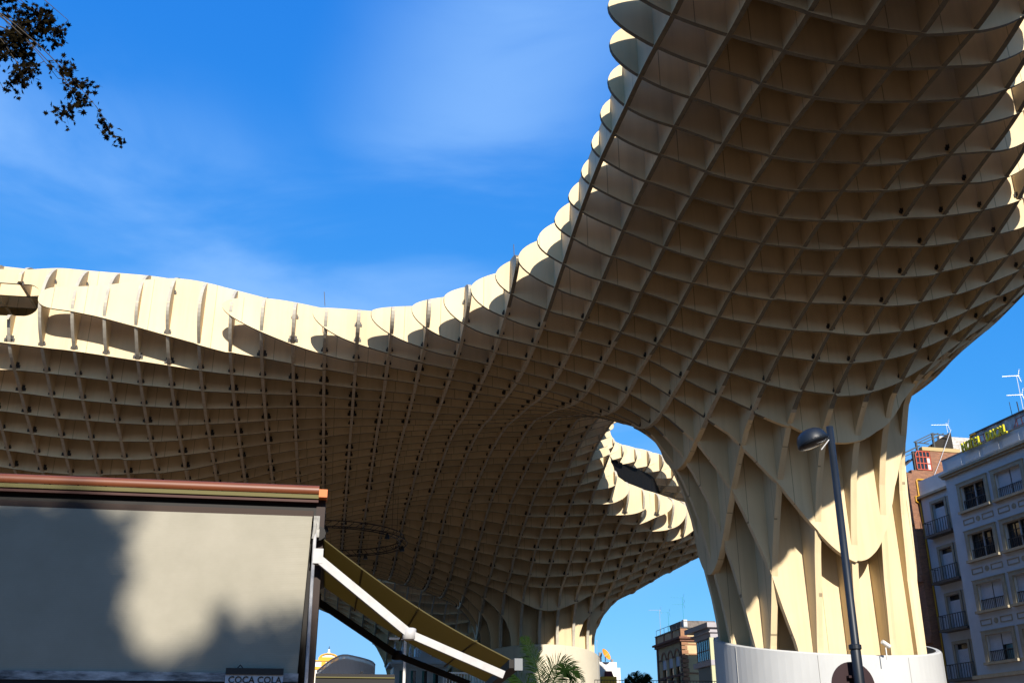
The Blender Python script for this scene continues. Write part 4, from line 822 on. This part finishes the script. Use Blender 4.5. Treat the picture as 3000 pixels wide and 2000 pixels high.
MB().box(-0.95, 0.25, -0.06, 0.06, mt-0.06, mt+0.06).build('crossbar', M_WW, ms)
MB().hexa([(-0.6,-0.12,mt+0.1),(-0.15,-0.12,mt+0.16),(-0.15,0.1,mt+0.16),(-0.6,0.1,mt+0.1),(-0.62,-0.12,mt+0.4),(-0.25,-0.12,mt+0.45),(-0.25,0.1,mt+0.45),(-0.62,0.1,mt+0.4)]).build('floodlight', mat('lamp_grey', (0.25,0.25,0.24), 0.5), ms)
MB().bar((-0.38, 0, mt), (-0.38, 0, mt+0.25), 0.05).build('bracket', M_BLACK, ms)

# yellow church gable
cs_ = 190/130.0
M_OCHRE = mat('ochre_paint', (0.66,0.33,0.03))
ch = empty('church_gable', (-0.39*cs_, 190, 0), 0, 'ochre and white church gable with curved pediment and stone finials', 'church')
zc = lambda z: (z-1.6)*cs_+1.6
MB().box(-2.9, 6.5, 0.05, 9, 0, zc(12.3)).build('wall', M_WW, ch)
MB().box(-2.95, 6.5, -0.1, 0.048, zc(12.0), zc(12.32)).box(-2.7, -2.2, -0.1, 0.048, 0, zc(11.98)).build('band', M_OCHRE, ch)
MB().box(-2.2, 2.2, 0.05, 1.5, zc(12.302), zc(12.95)).build('belfry', M_WW, ch)
MB().box(-2.4, 2.4, -0.15, 1.6, zc(12.952), zc(13.08)).box(-1.75, 1.75, -0.1, 1.5, zc(13.082), zc(13.42)).build('cornice', M_OCHRE, ch)
for x in (-1.2, 0.5): MB().box(x, x+0.75, -0.02, 0.048, zc(12.4), zc(12.9)).build('niche', M_OCHRE, ch)
ar = MB(); n_ = 16
for i in range(n_):
    a0, a1 = math.pi*i/n_, math.pi*(i+1)/n_; q_ = []
    for y_ in (-0.15, 0.6):
        for a, rr in ((a0, 1.25), (a1, 1.25), (a1, 1.6), (a0, 1.6)): q_.append((rr*math.cos(a), y_, zc(13.421)+rr*0.42*math.sin(a)))
    ar.hexa(q_)
recalc(ar.build('pediment', M_OCHRE, ch))
fan = MB(); fan.v = [(0, 0.1, zc(13.42))]+[(1.27*math.cos(math.pi*i/16), 0.1, zc(13.42)+0.53*math.sin(math.pi*i/16)) for i in range(17)]; fan.f = [(0, i+1, i+2) for i in range(16)]; fan.build('tympanum', M_WW, ch)
for x, z0, s_ in ((0, zc(13.42)+0.66, 1.0), (2.65, zc(12.95), 0.9)):
    MB().lathe([(0.28*s_, 0), (0.28*s_, 0.15), (0.18*s_, 0.3), (0.2*s_, 0.6), (0.08*s_, 0.75)], (x, 0.2, z0), 12).build('finial', M_WW, ch)
    MB().lathe([(0.05, 0.75*s_), (0.13*s_, 0.9*s_), (0.05, 1.0*s_), (0.03, 1.25*s_)], (x, 0.2, z0), 10).build('finial_tip', M_BLACK, ch)

# curved slatted metal screen on the deck
M_ZINC = mat('zinc_slat', (0.46,0.48,0.50), 0.5, 0.4, metal=0.0, var=0.1, vscale=2)
sl = empty('slatted_screen', (at(1030, 1960, 70).x, 70, 5.3), 0, 'curved grey screen of upright metal slats in front of the church', 'screen')
sx0, sx1 = at(925, 1960, 70).x-sl.location.x, at(1099, 1960, 70).x-sl.location.x
prof = [(930, 1966), (950, 1950), (970, 1936), (990, 1926), (1000, 1923.5), (1015, 1923.5), (1040, 1928), (1070, 1933), (1085, 1936), (1093, 1939), (1098, 1944)]
sl_top = None
NS = 46; tops = []
for i in range(NS):
    t = i/(NS-1); px = 930+168*t; z1 = at(px, np.interp(px, [p[0] for p in prof], [p[1] for p in prof]), 70).z-5.3; x = at(px, 1960, 70).x-sl.location.x
    y_ = 1.3*(2*abs(t-0.45))**2.4-1.3
    tops.append((x, y_, z1)); ang = 0.5
    MB().box(-0.035, 0.035, -0.03, 0.03, 0, z1).build('slat', M_ZINC, sl).location = (x, y_, 0)
MB().tube(tops, 0.055, 6).build('top_rail', M_ZINC, sl)
MB().tube([(x, y+0.16, z1*0.35) for x, y, z1 in tops], 0.03, 5).build('mid_rail', M_ZINC, sl)
bk = MB(); 
for a, b in zip(tops[:-1], tops[1:]): bk.hexa([(a[0],a[1]+0.2,0),(b[0],b[1]+0.2,0),(b[0],b[1]+0.23,0),(a[0],a[1]+0.23,0),(a[0],a[1]+0.2,a[2]-0.2),(b[0],b[1]+0.2,b[2]-0.2),(b[0],b[1]+0.23,b[2]-0.2),(a[0],a[1]+0.23,a[2]-0.2)])
bk.build('backing', mat('grey_backing', (0.20,0.21,0.23), 0.6), sl)

# railings on the deck
def rail_run(name, p0, p1, h, step, label, m, w=0.025):
    p0, p1 = Vector(p0), Vector(p1); root = empty(name, p0, 0, label, 'railing'); d = p1-p0; n = int(d.length/step)
    MB().bar((0, 0, h), tuple(d+Vector((0, 0, h))), w*1.8).build('top_rail', m, root)
    me = MB().box(-w/2, w/2, -w/2, w/2, 0, h).mesh('baluster'); me.materials.append(m)
    for i in range(n+1):
        o = mesh_obj('baluster', me, None, root); o.location = d*(i/n)
    return root
rail_run('dark_railing', (at(1742, 1992, 72).x, 72, 5.3), (at(2120, 1993, 72).x, 72, 5.3), at(1900, 1992, 72).z-5.3, 0.22, 'thin dark railing along the deck in front of the corner house', M_RAIL)
rail_run('white_railing', (at(1300, 1972, 60).x, 60, 5.3), (at(1420, 1985, 60).x, 60, 5.3), at(1330, 1970, 60).z-5.3, 0.16, 'white railing with close upright bars under the brown awning', M_WW, 0.05)

# ---------- palms
M_FROND = mat('palm_leaflet', (0.008,0.02,0.006), 0.9, 0.0, vscale=4, col2=(0.014,0.028,0.006))
M_PTRUNK = mat('palm_trunk', (0.13,0.10,0.07), 0.9, var=0.4, vscale=8, bump=0.5)
def frond(mb, p0, p1, p2, n=52, leaf=0.5, droop=0.25, seed=0):
    r_ = random.Random(seed); pts = []
    P0_, P1_, P2_ = Vector(p0), Vector(p1), Vector(p2)
    for i in range(n+1): t = i/n; pts.append(P0_*(1-t)**2+P1_*2*t*(1-t)+P2_*t*t)
    mb.tube(pts, [0.035*(1-0.8*i/n) for i in range(n+1)], 5)
    for i in range(5, n+1):
        t = i/n; d = (pts[min(i+1, n)]-pts[i-1]).normalized(); side = d.cross(Vector((0.25, -1, 0.2))).normalized(); L = leaf*(math.sin(math.pi*min(1, t*0.9+0.1))**0.6)*r_.uniform(0.8, 1.1)
        for sg in (-1, 1):
            dirv = (side*sg+d*(0.55+0.5*t)+Vector((r_.uniform(-0.12,0.12), r_.uniform(-0.5,0.3), r_.uniform(-0.12,0.1)))).normalized()
            a = pts[i]; b = a+dirv*L*0.55+Vector((0, 0, -droop*0.25*L)); c = a+dirv*L+Vector((0, 0, -droop*L)); w = Vector((0, 0, 1)).cross(dirv); w = (w if w.length > 0.1 else d).normalized()*0.02; w2 = dirv.cross(w).normalized()*0.02
            mb.add([a-w2*0.6, a+w2*0.6, b+w2, b-w2, c], [(0, 1, 2, 3), (3, 2, 4)])
    return mb
def palm(base_px, D, ground, fronds, label, leaf):
    c = at(base_px[0], base_px[1], D); root = empty('palm_tree', (c.x, D, ground), 0, label, 'palm'); h = c.z-ground
    tk = MB(); rings = max(3, int(h/0.16))
    tk.tube([(0, 0, i*h/rings) for i in range(rings+1)], [0.16+(0.02 if i % 2 else 0)+0.05*(1-i/rings) for i in range(rings+1)], 10); tk.build('trunk', M_PTRUNK, root)
    for s, (m1, e, dy) in enumerate(fronds):
        A_, B_ = at(m1[0], m1[1], D+dy*0.5), at(e[0], e[1], D+dy)
        mb = MB(); frond(mb, (0, 0, h), (A_.x-c.x, dy*0.5, A_.z-ground), (B_.x-c.x, dy, B_.z-ground), leaf=leaf, seed=s+int(D)); mb.build('frond', M_FROND, root)
    return root
palm((1592, 2085), 40, 0, [((1590,1950),(1530,1862),0.2), ((1608,1850),(1712,2004),0.3), ((1635,1905),(1690,1985),-0.8), ((1550,2010),(1495,1965),0.4), ((1540,2030),(1470,2020),-0.4), ((1660,1990),(1725,2040),0.1)], 'dark green palm with one tall and one arching frond before the cream drum', 0.78)
palm((1872, 2030), 66, 5.3, [((1868,1985),(1840,1978),0.3), ((1870,1975),(1862,1968),0.2), ((1885,1970),(1905,1990),0.1), ((1880,1985),(1895,1972),-0.6), ((1855,2000),(1830,1992),-0.5), ((1890,2000),(1915,2005),0.5)], 'small palm top beyond the dark deck railing', 0.6)

# ---------- kiosk with roll-down screen and side awning
KD = 6.5
M_RUST = mat('terracotta_metal', (0.15,0.042,0.014), 0.45, 0.4, var=0.15, vscale=3)
M_DARKM = mat('dark_brown_metal', (0.008,0.006,0.005), 0.6, 0.3)
M_OLIVE = mat('olive_strip', (0.11,0.095,0.03), 0.7)
kiosk = empty('kiosk', (-2.2, KD, 0), 0, 'dark kiosk with terracotta shutter box along its front', 'kiosk')
kx = lambda x: x+2.2
MB().box(kx(-5.6), kx(-0.16), 0.22, 2.6, 0, 3.05).build('wall', M_DARKM, kiosk)
MB().box(kx(-5.8), kx(-0.15), 0.05, 2.7, 3.052, 3.19).build('roof', M_DARKM, kiosk)
bx = MB(); n_ = 14; Lx0, Lx1 = kx(-5.7), kx(-0.145); ring = []
for i in range(n_+1): a = math.pi*0.5+math.pi*0.75*i/n_; ring.append((0.02+0.034*math.cos(a), 3.206+0.034*math.sin(a)))
bx.add([(x, y, z) for x in (Lx0, Lx1) for y, z in ring], [(i, i+1, n_+2+i, n_+1+i) for i in range(n_)]+[tuple(range(n_+1)), tuple(reversed(range(n_+1, 2*n_+2)))]); recalc(bx.build('shutter_box', M_RUST, kiosk, smooth=False))
MB().box(Lx0, Lx1, -0.008, 0.035, 3.152, 3.176).build('olive_strip', M_OLIVE, kiosk)
MB().box(Lx0, Lx1, 0.004, 0.06, 3.13, 3.15).build('lower_rail', mat('dark_red_metal', (0.045,0.012,0.008), 0.6), kiosk)
MB().box(kx(-0.144), kx(-0.092), -0.04, 0.10, 3.155, 3.205).build('end_cap', mat('orange_end_cap', (0.55,0.14,0.025), 0.5), kiosk)
MB().box(kx(-0.155), kx(-0.10), 0.04, 0.3, 1.9, 3.154).build('corner_post', mat('brown_post', (0.022,0.010,0.007), 0.6), kiosk)
hd = MB().box(kx(-0.165), kx(-0.128), -0.035, 0.03, 2.955, 3.035).box(kx(-0.15), kx(-0.125), -0.05, 0.0, 2.90, 2.95); hd.tube([(kx(-0.155), -0.05, 2.985), (kx(-0.155), -0.05, 2.93), (kx(-0.16), -0.045, 2.89)], 0.011, 8); hd.build('winding_gear', mat('old_white_paint', (0.30,0.29,0.26), 0.6, var=0.4, vscale=25), kiosk)
MB().box(Lx0, kx(-0.17), 0.0, 0.03, 3.03, 3.075).build('fascia_strip', mat('brown_fascia', (0.035,0.02,0.013), 0.7), kiosk)
# screen
def awning_mat(name, c, c2, rib):
    m = mat(name, c, 0.85, 0.15, vscale=2.5, col2=c2); nt = m.node_tree; b = nt.nodes['Principled BSDF']
    tcn = nt.nodes.new('ShaderNodeTexCoord'); wv = nt.nodes.new('ShaderNodeTexWave'); wv.bands_direction = 'Z'; wv.inputs['Scale'].default_value = rib; wv.inputs['Distortion'].default_value = 0.6; wv.inputs['Detail'].default_value = 2
    nt.links.new(tcn.outputs['Object'], wv.inputs['Vector']); bp = nt.nodes.new('ShaderNodeBump'); bp.inputs['Strength'].default_value = 0.06; bp.inputs['Distance'].default_value = 0.004
    nt.links.new(wv.outputs['Fac'], bp.inputs['Height']); nt.links.new(bp.outputs[0], b.inputs['Normal']); return m
M_SCREEN = awning_mat('cream_screen_cloth', (0.32,0.295,0.235), (0.27,0.25,0.195), 30)
sc_ = empty('roll_down_screen', (-2.2, KD, 0), 0, 'cream cloth screen rolled down over the kiosk front', 'screen')
NX, NZ = 60, 46; V = []; xs = np.linspace(-4.2, -0.175, NX); zs = np.linspace(2.095, 3.035, NZ)
for side in (0, 1):
    for z in zs:
        for x in xs:
            e_ = max(0, (x+0.42)/0.25); wv = 0.0016*math.sin(z*190)*min(1, e_**1.5)+0.004*math.sin(x*2.3+z*1.5)
            xx = x-(0.022*(3.045-z)/0.95 if x > -0.3 else 0); V.append((kx(xx), -0.012+wv+side*0.004, z))
F = [(s*NX*NZ+i*NX+j, s*NX*NZ+i*NX+j+1, s*NX*NZ+(i+1)*NX+j+1, s*NX*NZ+(i+1)*NX+j) for s in (0, 1) for i in range(NZ-1) for j in range(NX-1)]
MB().add(V, F).build('cloth', M_SCREEN, sc_, smooth=True)
M_CHIP = mat('chipped_white_paint', (0.50,0.50,0.50), 0.6, vscale=7, col2=(0.04,0.045,0.05), stretch=(1,1,4))
MB().box(kx(-4.2), kx(-0.19), -0.03, 0.02, 2.045, 2.094).build('bottom_bar', M_CHIP, sc_)
MB().box(kx(-4.2), kx(-0.20), -0.025, 0.02, 1.9, 2.044).build('valance', M_DARKM, sc_)
# price board hanging on the bottom bar
sg = empty('drinks_board', (-0.44, KD-0.06, 2.0), 0, 'small white board lettered COCA COLA hanging under the cream screen', 'sign')
MB().box(-0.165, 0.165, 0.0, 0.02, -0.12, 0.082).build('board', mat('board_white', (0.48,0.51,0.56), 0.5, var=0.08, vscale=6), sg)
MB().box(-0.165, 0.165, -0.008, -0.001, 0.083-0.001, 0.118).build('top_strip', M_BLACK, sg)
me = letter_mesh('COCA COLA.', 0.052, 0.0015, 0.0006); me.materials.clear(); o = mesh_obj('lettering', me, M_BLACK, sg); o.location = (-0.148, -0.003, 0.036); o.rotation_euler = (rad(90), 0, 0)
MB().tube([(-0.1, -0.005, 0.118), (-0.085, -0.005, 0.135), (-0.07, -0.005, 0.118)], 0.004, 5).build('hook', M_BLACK, sg)
# crank rod
rod = MB().tube([(-0.150, KD-0.045, 2.925), (-0.148, KD-0.07, 2.6), (-0.140, KD-0.09, 2.04), (-0.135, KD-0.1, 1.2)], 0.0105, 8)
tag(rod.build('crank_rod', mat('chipped_rod', (0.60,0.58,0.55), 0.5, vscale=9, col2=(0.10,0.11,0.14), stretch=(1,1,0.5))), 'thin white chipped crank rod hanging from the winding gear', 'rod')
tp = MB().box(-0.245, -0.165, KD+0.55, KD+0.9, 0, 2.345)
tag(tp.build('green_cabinet', mat('dark_teal_paint', (0.004,0.055,0.05), 0.5, var=0.15, vscale=4)), 'dark teal cabinet edge behind the hanging crank rod', 'cabinet')
# side awning
aw_ = empty('folding_arm_awning', (-0.13, KD, 2.9), 0, 'brown canvas folding arm awning reaching out from the kiosk side', 'awning')
M_CANVAS = awning_mat('brown_canvas', (0.19,0.15,0.07), (0.15,0.12,0.055), 6)
m_ = M_CANVAS.node_tree; b_ = m_.nodes['Principled BSDF']; tr_ = m_.nodes.new('ShaderNodeBsdfTranslucent'); tr_.inputs[0].default_value = (0.34,0.27,0.11,1); mxs = m_.nodes.new('ShaderNodeMixShader'); mxs.inputs[0].default_value = 0.45
m_.links.new(b_.outputs[0], mxs.inputs[1]); m_.links.new(tr_.outputs[0], mxs.inputs[2]); m_.links.new(mxs.outputs[0], m_.nodes['Material Output'].inputs[0])
V = []; NU, NV = 30, 14
for s in (0, 1):
    for i in range(NU+1):
        for j in range(NV+1):
            t, w = i/NU, j/NV; x = (1.235+0.13*w)*t; z = 0.02-0.74*t-0.05*math.sin(math.pi*t); V.append((x, -0.0+1.9*w, z+s*0.006+0.004*math.sin(w*9)*t))
n1 = (NU+1)*(NV+1); F = [(s*n1+i*(NV+1)+j, s*n1+(i+1)*(NV+1)+j, s*n1+(i+1)*(NV+1)+j+1, s*n1+i*(NV+1)+j+1) for s in (0, 1) for i in range(NU) for j in range(NV)]
MB().add(V, F).build('canvas', M_CANVAS, aw_, smooth=True)
for t in (0.22, 0.5, 0.78): MB().bar((1.29*t, 0.02, 0.012-0.74*t-0.05*math.sin(math.pi*t)), (1.29*t, 1.88, 0.012-0.74*t-0.05*math.sin(math.pi*t)), 0.012, 0.006).build('seam', M_CANVAS, aw_)
MB().tube([(-0.0, -0.02, 0.03), (-0.0, 1.95, 0.03)], 0.045, 10).build('roller', M_DARKM, aw_)
MB().bar((1.24, -0.03, -0.735), (1.37, 1.93, -0.735), 0.07, 0.05).build('front_bar', M_DARKM, aw_)
MB().box(1.235, 1.285, -0.05, -0.03, -0.775, -0.705).build('end_cap', mat('grey_cap', (0.17,0.18,0.19), 0.5), aw_)
M_ARM = mat('white_arm_paint', (0.42,0.41,0.40), 0.5, 0.3, var=0.15, vscale=14)
p = lambda px, py, D: at(px, py, D)-Vector((-0.13, KD, 2.9))
for (i_, e_, o_, D, m_, nm) in (((927,1632),(1199,1856),(1475,1976),6.45,M_ARM,'arm'), ((925,1757),(1163,1918),(1375,2002),8.45,M_DARKM,'arm')):
    a, b, c = p(*i_, D), p(*e_, D), p(*o_, D); up_ = (0, 1, 0)
    ao = MB().bar(a, b, 0.05, 0.056, up=up_).build(nm, m_, aw_); MB().bar(b, c, 0.045, 0.045, up=up_).build('forearm', m_, ao)
    MB().lathe([(0.03, -0.035), (0.042, -0.03), (0.042, 0.03), (0.03, 0.035)], (0, 0, 0), 14).build('elbow', m_, ao, smooth=True).location = b
    MB().box(a.x-0.02, a.x+0.04, a.y-0.03, a.y+0.05, a.z-0.04, a.z+0.05).build('bracket', m_ if nm else m_, ao)
# dark cabinet top beyond the awning
db0, db1 = at(925, 1968, 15), at(1157, 1974, 15)
dk = empty('dark_stall', ((db0.x+db1.x)/2, 15, 0), 0, 'flat black stall roof seen below the slatted screen', 'stall'); hw = (db1.x-db0.x)/2
MB().box(-hw, hw, 0, 2.2, db1.z-0.2, db1.z).build('roof', M_DARKM, dk); MB().box(-hw+0.1, hw-0.1, 0.1, 2.1, 0, db1.z-0.202).build('body', M_DARKM, dk)
MB().box(-hw, hw, -0.02, -0.002, db1.z-0.055, db1.z-0.04).build('trim', M_OLIVE, dk); MB().tube([(hw-0.45, 0.3, db1.z), (hw-0.45, 0.3, db1.z+0.06)], 0.02, 6).build('vent', M_BLACK, dk)

# ---------- street lamp and road sign
lp = empty('street_lamp', (7.02, 13.5, 0), 0, 'dark post lamp with domed head leaning out on a short arm', 'lamp')
M_LAMP = mat('dark_blue_grey_paint', (0.009,0.013,0.02), 0.45, 0.35, var=0.15, vscale=5)
MB().tube([(0, 0, 0), (0, 0, 3.0), (0.01, 0, 3.05), (0.03, 0, 6.19)], [0.074, 0.07, 0.056, 0.05], 16).build('post', M_LAMP, lp, smooth=True)
MB().tube([(0.02, 0, 6.02), (-0.1, 0, 6.02), (-0.16, 0, 6.0)], [0.028, 0.028, 0.045], 10).build('arm', M_LAMP, lp)
hm = MB().lathe([(0.0, 0.21), (0.07, 0.206), (0.13, 0.188), (0.18, 0.155), (0.215, 0.10), (0.23, 0.04), (0.234, 0.0), (0.22, -0.025)], n=28)
RT = Matrix.Rotation(rad(-20), 3, 'Y') @ Matrix.Rotation(rad(-6), 3, 'X'); c_ = Vector((-0.255, 0, 5.93))
hm.v = [tuple(RT @ Vector(v)+c_) for v in hm.v]; hdd = hm.build('lamp_head', M_LAMP, lp, smooth=True)
lens = MB().lathe([(0.222, -0.005), (0.17, -0.04), (0.09, -0.055), (0.0, -0.06)], n=24); lens.v = [tuple(RT @ Vector(v)+c_) for v in lens.v]; lens.build('lens', mat('lamp_lens', (0.05,0.055,0.06), 0.25, 0.5), hdd, smooth=True)
MB().tube([tuple(RT @ Vector((0.228*math.cos(a), 0.228*math.sin(a), 0.015))+c_) for a in np.linspace(0, 2*math.pi, 29)], 0.012, 6, cap=False).build('rim', M_LAMP, hdd)
MB().tube([(-0.16, -0.03, 5.82), (-0.02, -0.03, 5.98)], 0.008, 5).build('stay', M_ALU, lp)
MB().lathe([(0.075, 3.02), (0.085, 3.03), (0.085, 3.08), (0.07, 3.09)], n=16, cap=False).build('collar', M_LAMP, lp)
rs = empty('road_sign', (7.0, 13.66, 2.56), 0, 'round road sign seen from behind on the lamp post', 'sign')
dv = MB().lathe([(0.0, 0.0), (0.30, 0.0), (0.315, 0.012), (0.315, 0.022)], n=40); dv.v = [(x, -z, y) for x, y, z in dv.v]; dv.build('disc', mat('dark_maroon_back', (0.022,0.008,0.010), 0.5), rs)
MB().box(-0.09, 0.09, -0.1, -0.0225, 0.1, 0.13).build('clamp', MATS['dark_maroon_back'], rs)
# security camera on the near plinth
sc0 = at(2594, 1912, 39.6)
cv = empty('security_camera', tuple(sc0), 0, 'small white security camera on the rim of the white drum', 'camera')
MB().bar((0.04, 0, -0.25), (0.04, 0, 0.22), 0.04).build('bracket', M_WW, cv)
cb = MB().tube([(-0.10, -0.05, 0.44), (0.22, 0.0, 0.26)], 0.085, 10); cb.build('housing', M_WW, cv)
MB().tube([(0.215, 0.0, 0.263), (0.235, 0.0, 0.252)], 0.06, 10).build('lens', M_BLACK, cv)

# ---------- plane trees
M_BARK = mat('plane_bark', (0.07,0.055,0.04), 0.9, var=0.4, vscale=5, bump=0.4)
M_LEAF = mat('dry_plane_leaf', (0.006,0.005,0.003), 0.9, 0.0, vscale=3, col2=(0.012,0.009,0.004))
LEAF = [(0,-0.5),(0.10,-0.16),(0.42,-0.30),(0.30,-0.06),(0.55,0.12),(0.26,0.16),(0.24,0.40),(0.10,0.28),(0,0.62),(-0.10,0.28),(-0.24,0.40),(-0.26,0.16),(-0.55,0.12),(-0.30,-0.06),(-0.42,-0.30),(-0.10,-0.16)]
def leaf(mb, p, size, r_):
    R_ = Matrix.Rotation(r_.uniform(0, 6.28), 3, 'Z') @ Matrix.Rotation(r_.uniform(-1.2, 1.2), 3, 'X') @ Matrix.Rotation(r_.uniform(-0.6, 2.2), 3, 'Y'); c = r_.uniform(-0.25, 0.25)
    V = [Vector(p)]+[Vector(p)+R_ @ Vector((x*size, y*size, c*size*abs(x))) for x, y in LEAF]; n = len(LEAF)
    mb.add(V, [(0, i+1, (i+1) % n+1) for i in range(n)])
def grow(br, lf, p, d, L, r, depth, r_, leafsize, dens, bend=0.35):
    p = Vector(p); d = Vector(d).normalized(); n = 6; pts = [p]; 
    for i in range(n):
        d = (d+Vector((r_.uniform(-bend, bend), r_.uniform(-bend, bend), r_.uniform(-bend, bend)))*0.35).normalized(); p = p+d*(L/n); pts.append(p)
        if depth > 0 and i >= 1:
            for _ in range(1 if depth > 1 else 2):
                dd = (d+Vector((r_.uniform(-1,1), r_.uniform(-1,1), r_.uniform(-1,0.7)))*0.9).normalized()
                grow(br, lf, p, dd, L*r_.uniform(0.38, 0.6), r*0.5, depth-1, r_, leafsize, dens, bend)
        if depth <= 1:
            for _ in range(dens): leaf(lf, p+Vector((r_.uniform(-1,1), r_.uniform(-1,1), r_.uniform(-1,0.3)))*leafsize*1.0, leafsize*r_.uniform(0.6, 1.15), r_)
    br.tube(pts, [r*(1-0.75*i/n) for i in range(n+1)], 5 if depth < 2 else 8)
def plane_tree(loc, label, limbs, seed, leafsize, trunk_h=5.5, tr=0.28, dens=1, depth=2):
    r_ = random.Random(seed); root = empty('plane_tree', loc, 0, label, 'tree'); L0 = Vector(loc)
    tk = MB(); tk.tube([(0,0,0),(0.1,0.05,trunk_h*0.5),(0,0,trunk_h)], [tr*1.3, tr, tr*0.8], 12)
    lf = MB(); br = MB()
    for a, b, rr, kids in limbs:                 # a limb from the trunk top to b, then twigs along it
        A_ = Vector(a)-L0; B_ = Vector(b)-L0; mid = (A_+B_)/2+Vector((0, 0, 0.8)); pts = [A_*(1-t)**2+mid*2*t*(1-t)+B_*t*t for t in np.linspace(0, 1, 9)]
        br.tube(pts, [rr*(1-0.8*i/8) for i in range(9)], 8)
        for t, n_, L in kids:
            for _ in range(n_):
                p = A_*(1-t)**2+mid*2*t*(1-t)+B_*t*t; grow(br, lf, p, Vector((r_.uniform(-1,1), r_.uniform(-1,1), r_.uniform(-0.9,0.6))), L*r_.uniform(0.7, 1.2), rr*0.3, depth-1, r_, leafsize, dens)
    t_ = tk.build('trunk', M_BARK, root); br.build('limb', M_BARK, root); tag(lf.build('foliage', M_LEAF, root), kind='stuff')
    return root
# the branch that hangs into the view belongs to a tree standing left of it
T0 = (-9.5, 8.0, 0)
tops_ = (-9.5, 8.0, 5.5)
lim = [(tops_, tuple(at(-420, -160, 11.0)), 0.16, [(0.8, 3, 2.0), (1.0, 4, 2.2)])]
for tip in ((-30, 20), (60, 10), (120, 60), (200, 60), (-10, 150), (60, 120), (120, 150), (170, 230), (60, 200), (10, 260), (-10, 330), (235, 290), (280, 310)):
    e_ = at(tip[0], tip[1], 12.0+0.2*math.sin(tip[0])); lim.append((tuple(at(-420, -160, 11.0)), tuple(e_), 0.016, [(0.92, 1, 0.32), (1.0, 1, 0.42)]))
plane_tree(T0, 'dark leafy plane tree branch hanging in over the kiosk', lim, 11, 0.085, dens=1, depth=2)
# street tree behind the viewpoint whose crown shades the left and foot of the cream screen
T1 = (-4.2, -10.5, 0); tt = (-4.2, -10.5, 6.0); ts = Vector(sd)*-1
def shade_pt(px, py, dist): return tuple(at(px, py, KD)+ts*dist)
lim = []
rs_ = random.Random(5)
pts_ = [(px, py) for px in range(-300, 120, 75) for py in range(1500, 2000, 80)]+[(px, py) for px in (165,) for py in (1500, 1560, 1640, 1720, 1860, 1950)]+[(235, 1680), (225, 1900), (240, 1970)]+[(px, py) for px in range(330, 600, 75) for py in (1985, 2030)]+[(600, 1975), (670, 1965), (730, 1975), (700, 2010), (800, 2040), (880, 2040)]
for px, py in pts_:
    lim.append((tt, shade_pt(px+rs_.uniform(-25, 25), py+rs_.uniform(-25, 25), rs_.uniform(16, 22)), 0.035, [(1.0, 2, 0.26)]))
plane_tree(T1, 'broad street tree behind the viewpoint that shades the cream screen', lim, 21, 0.15, trunk_h=6.0, tr=0.32, dens=2, depth=2)

# ---------- street fronts that close the square outside the frame
M_BLOCK = mat('town_render', (0.30,0.25,0.19), 0.85, var=0.2, vscale=0.4)
def block(loc, rz, L, H, D, label):
    root = empty('town_block', loc, rz, label, 'building'); hs_ = []
    for i in range(int(L/4.2)):
        for f in range(int(H/3.4)-1): hs_.append((1.3+i*4.2, 2.9+i*4.2, 1.2+3.4*f+3.4*0.25, 3.2+3.4*f+3.4*0.25))
    wall_boxes(MB(), 0, L, 0, H, 0, 0.5, hs_).build('wall', M_BLOCK, root)
    MB().box(0.2, L-0.2, 0.7, D, 0, H-0.3).build('core', M_FRAME, root); MB().box(-0.3, L+0.3, -0.4, D, H+0.002, H+0.5).build('cornice', M_TRIM, root)
block((75, -46, 0), math.pi, 150, 20, 12, 'long town front closing the square behind the viewpoint')
block((42, 48, 0), rad(-90), 92, 18.5, 12, 'row of street fronts carrying on from the hotel')
block((-62, -44, 0), rad(90), 100, 17, 12, 'row of street fronts on the kiosk side of the square')
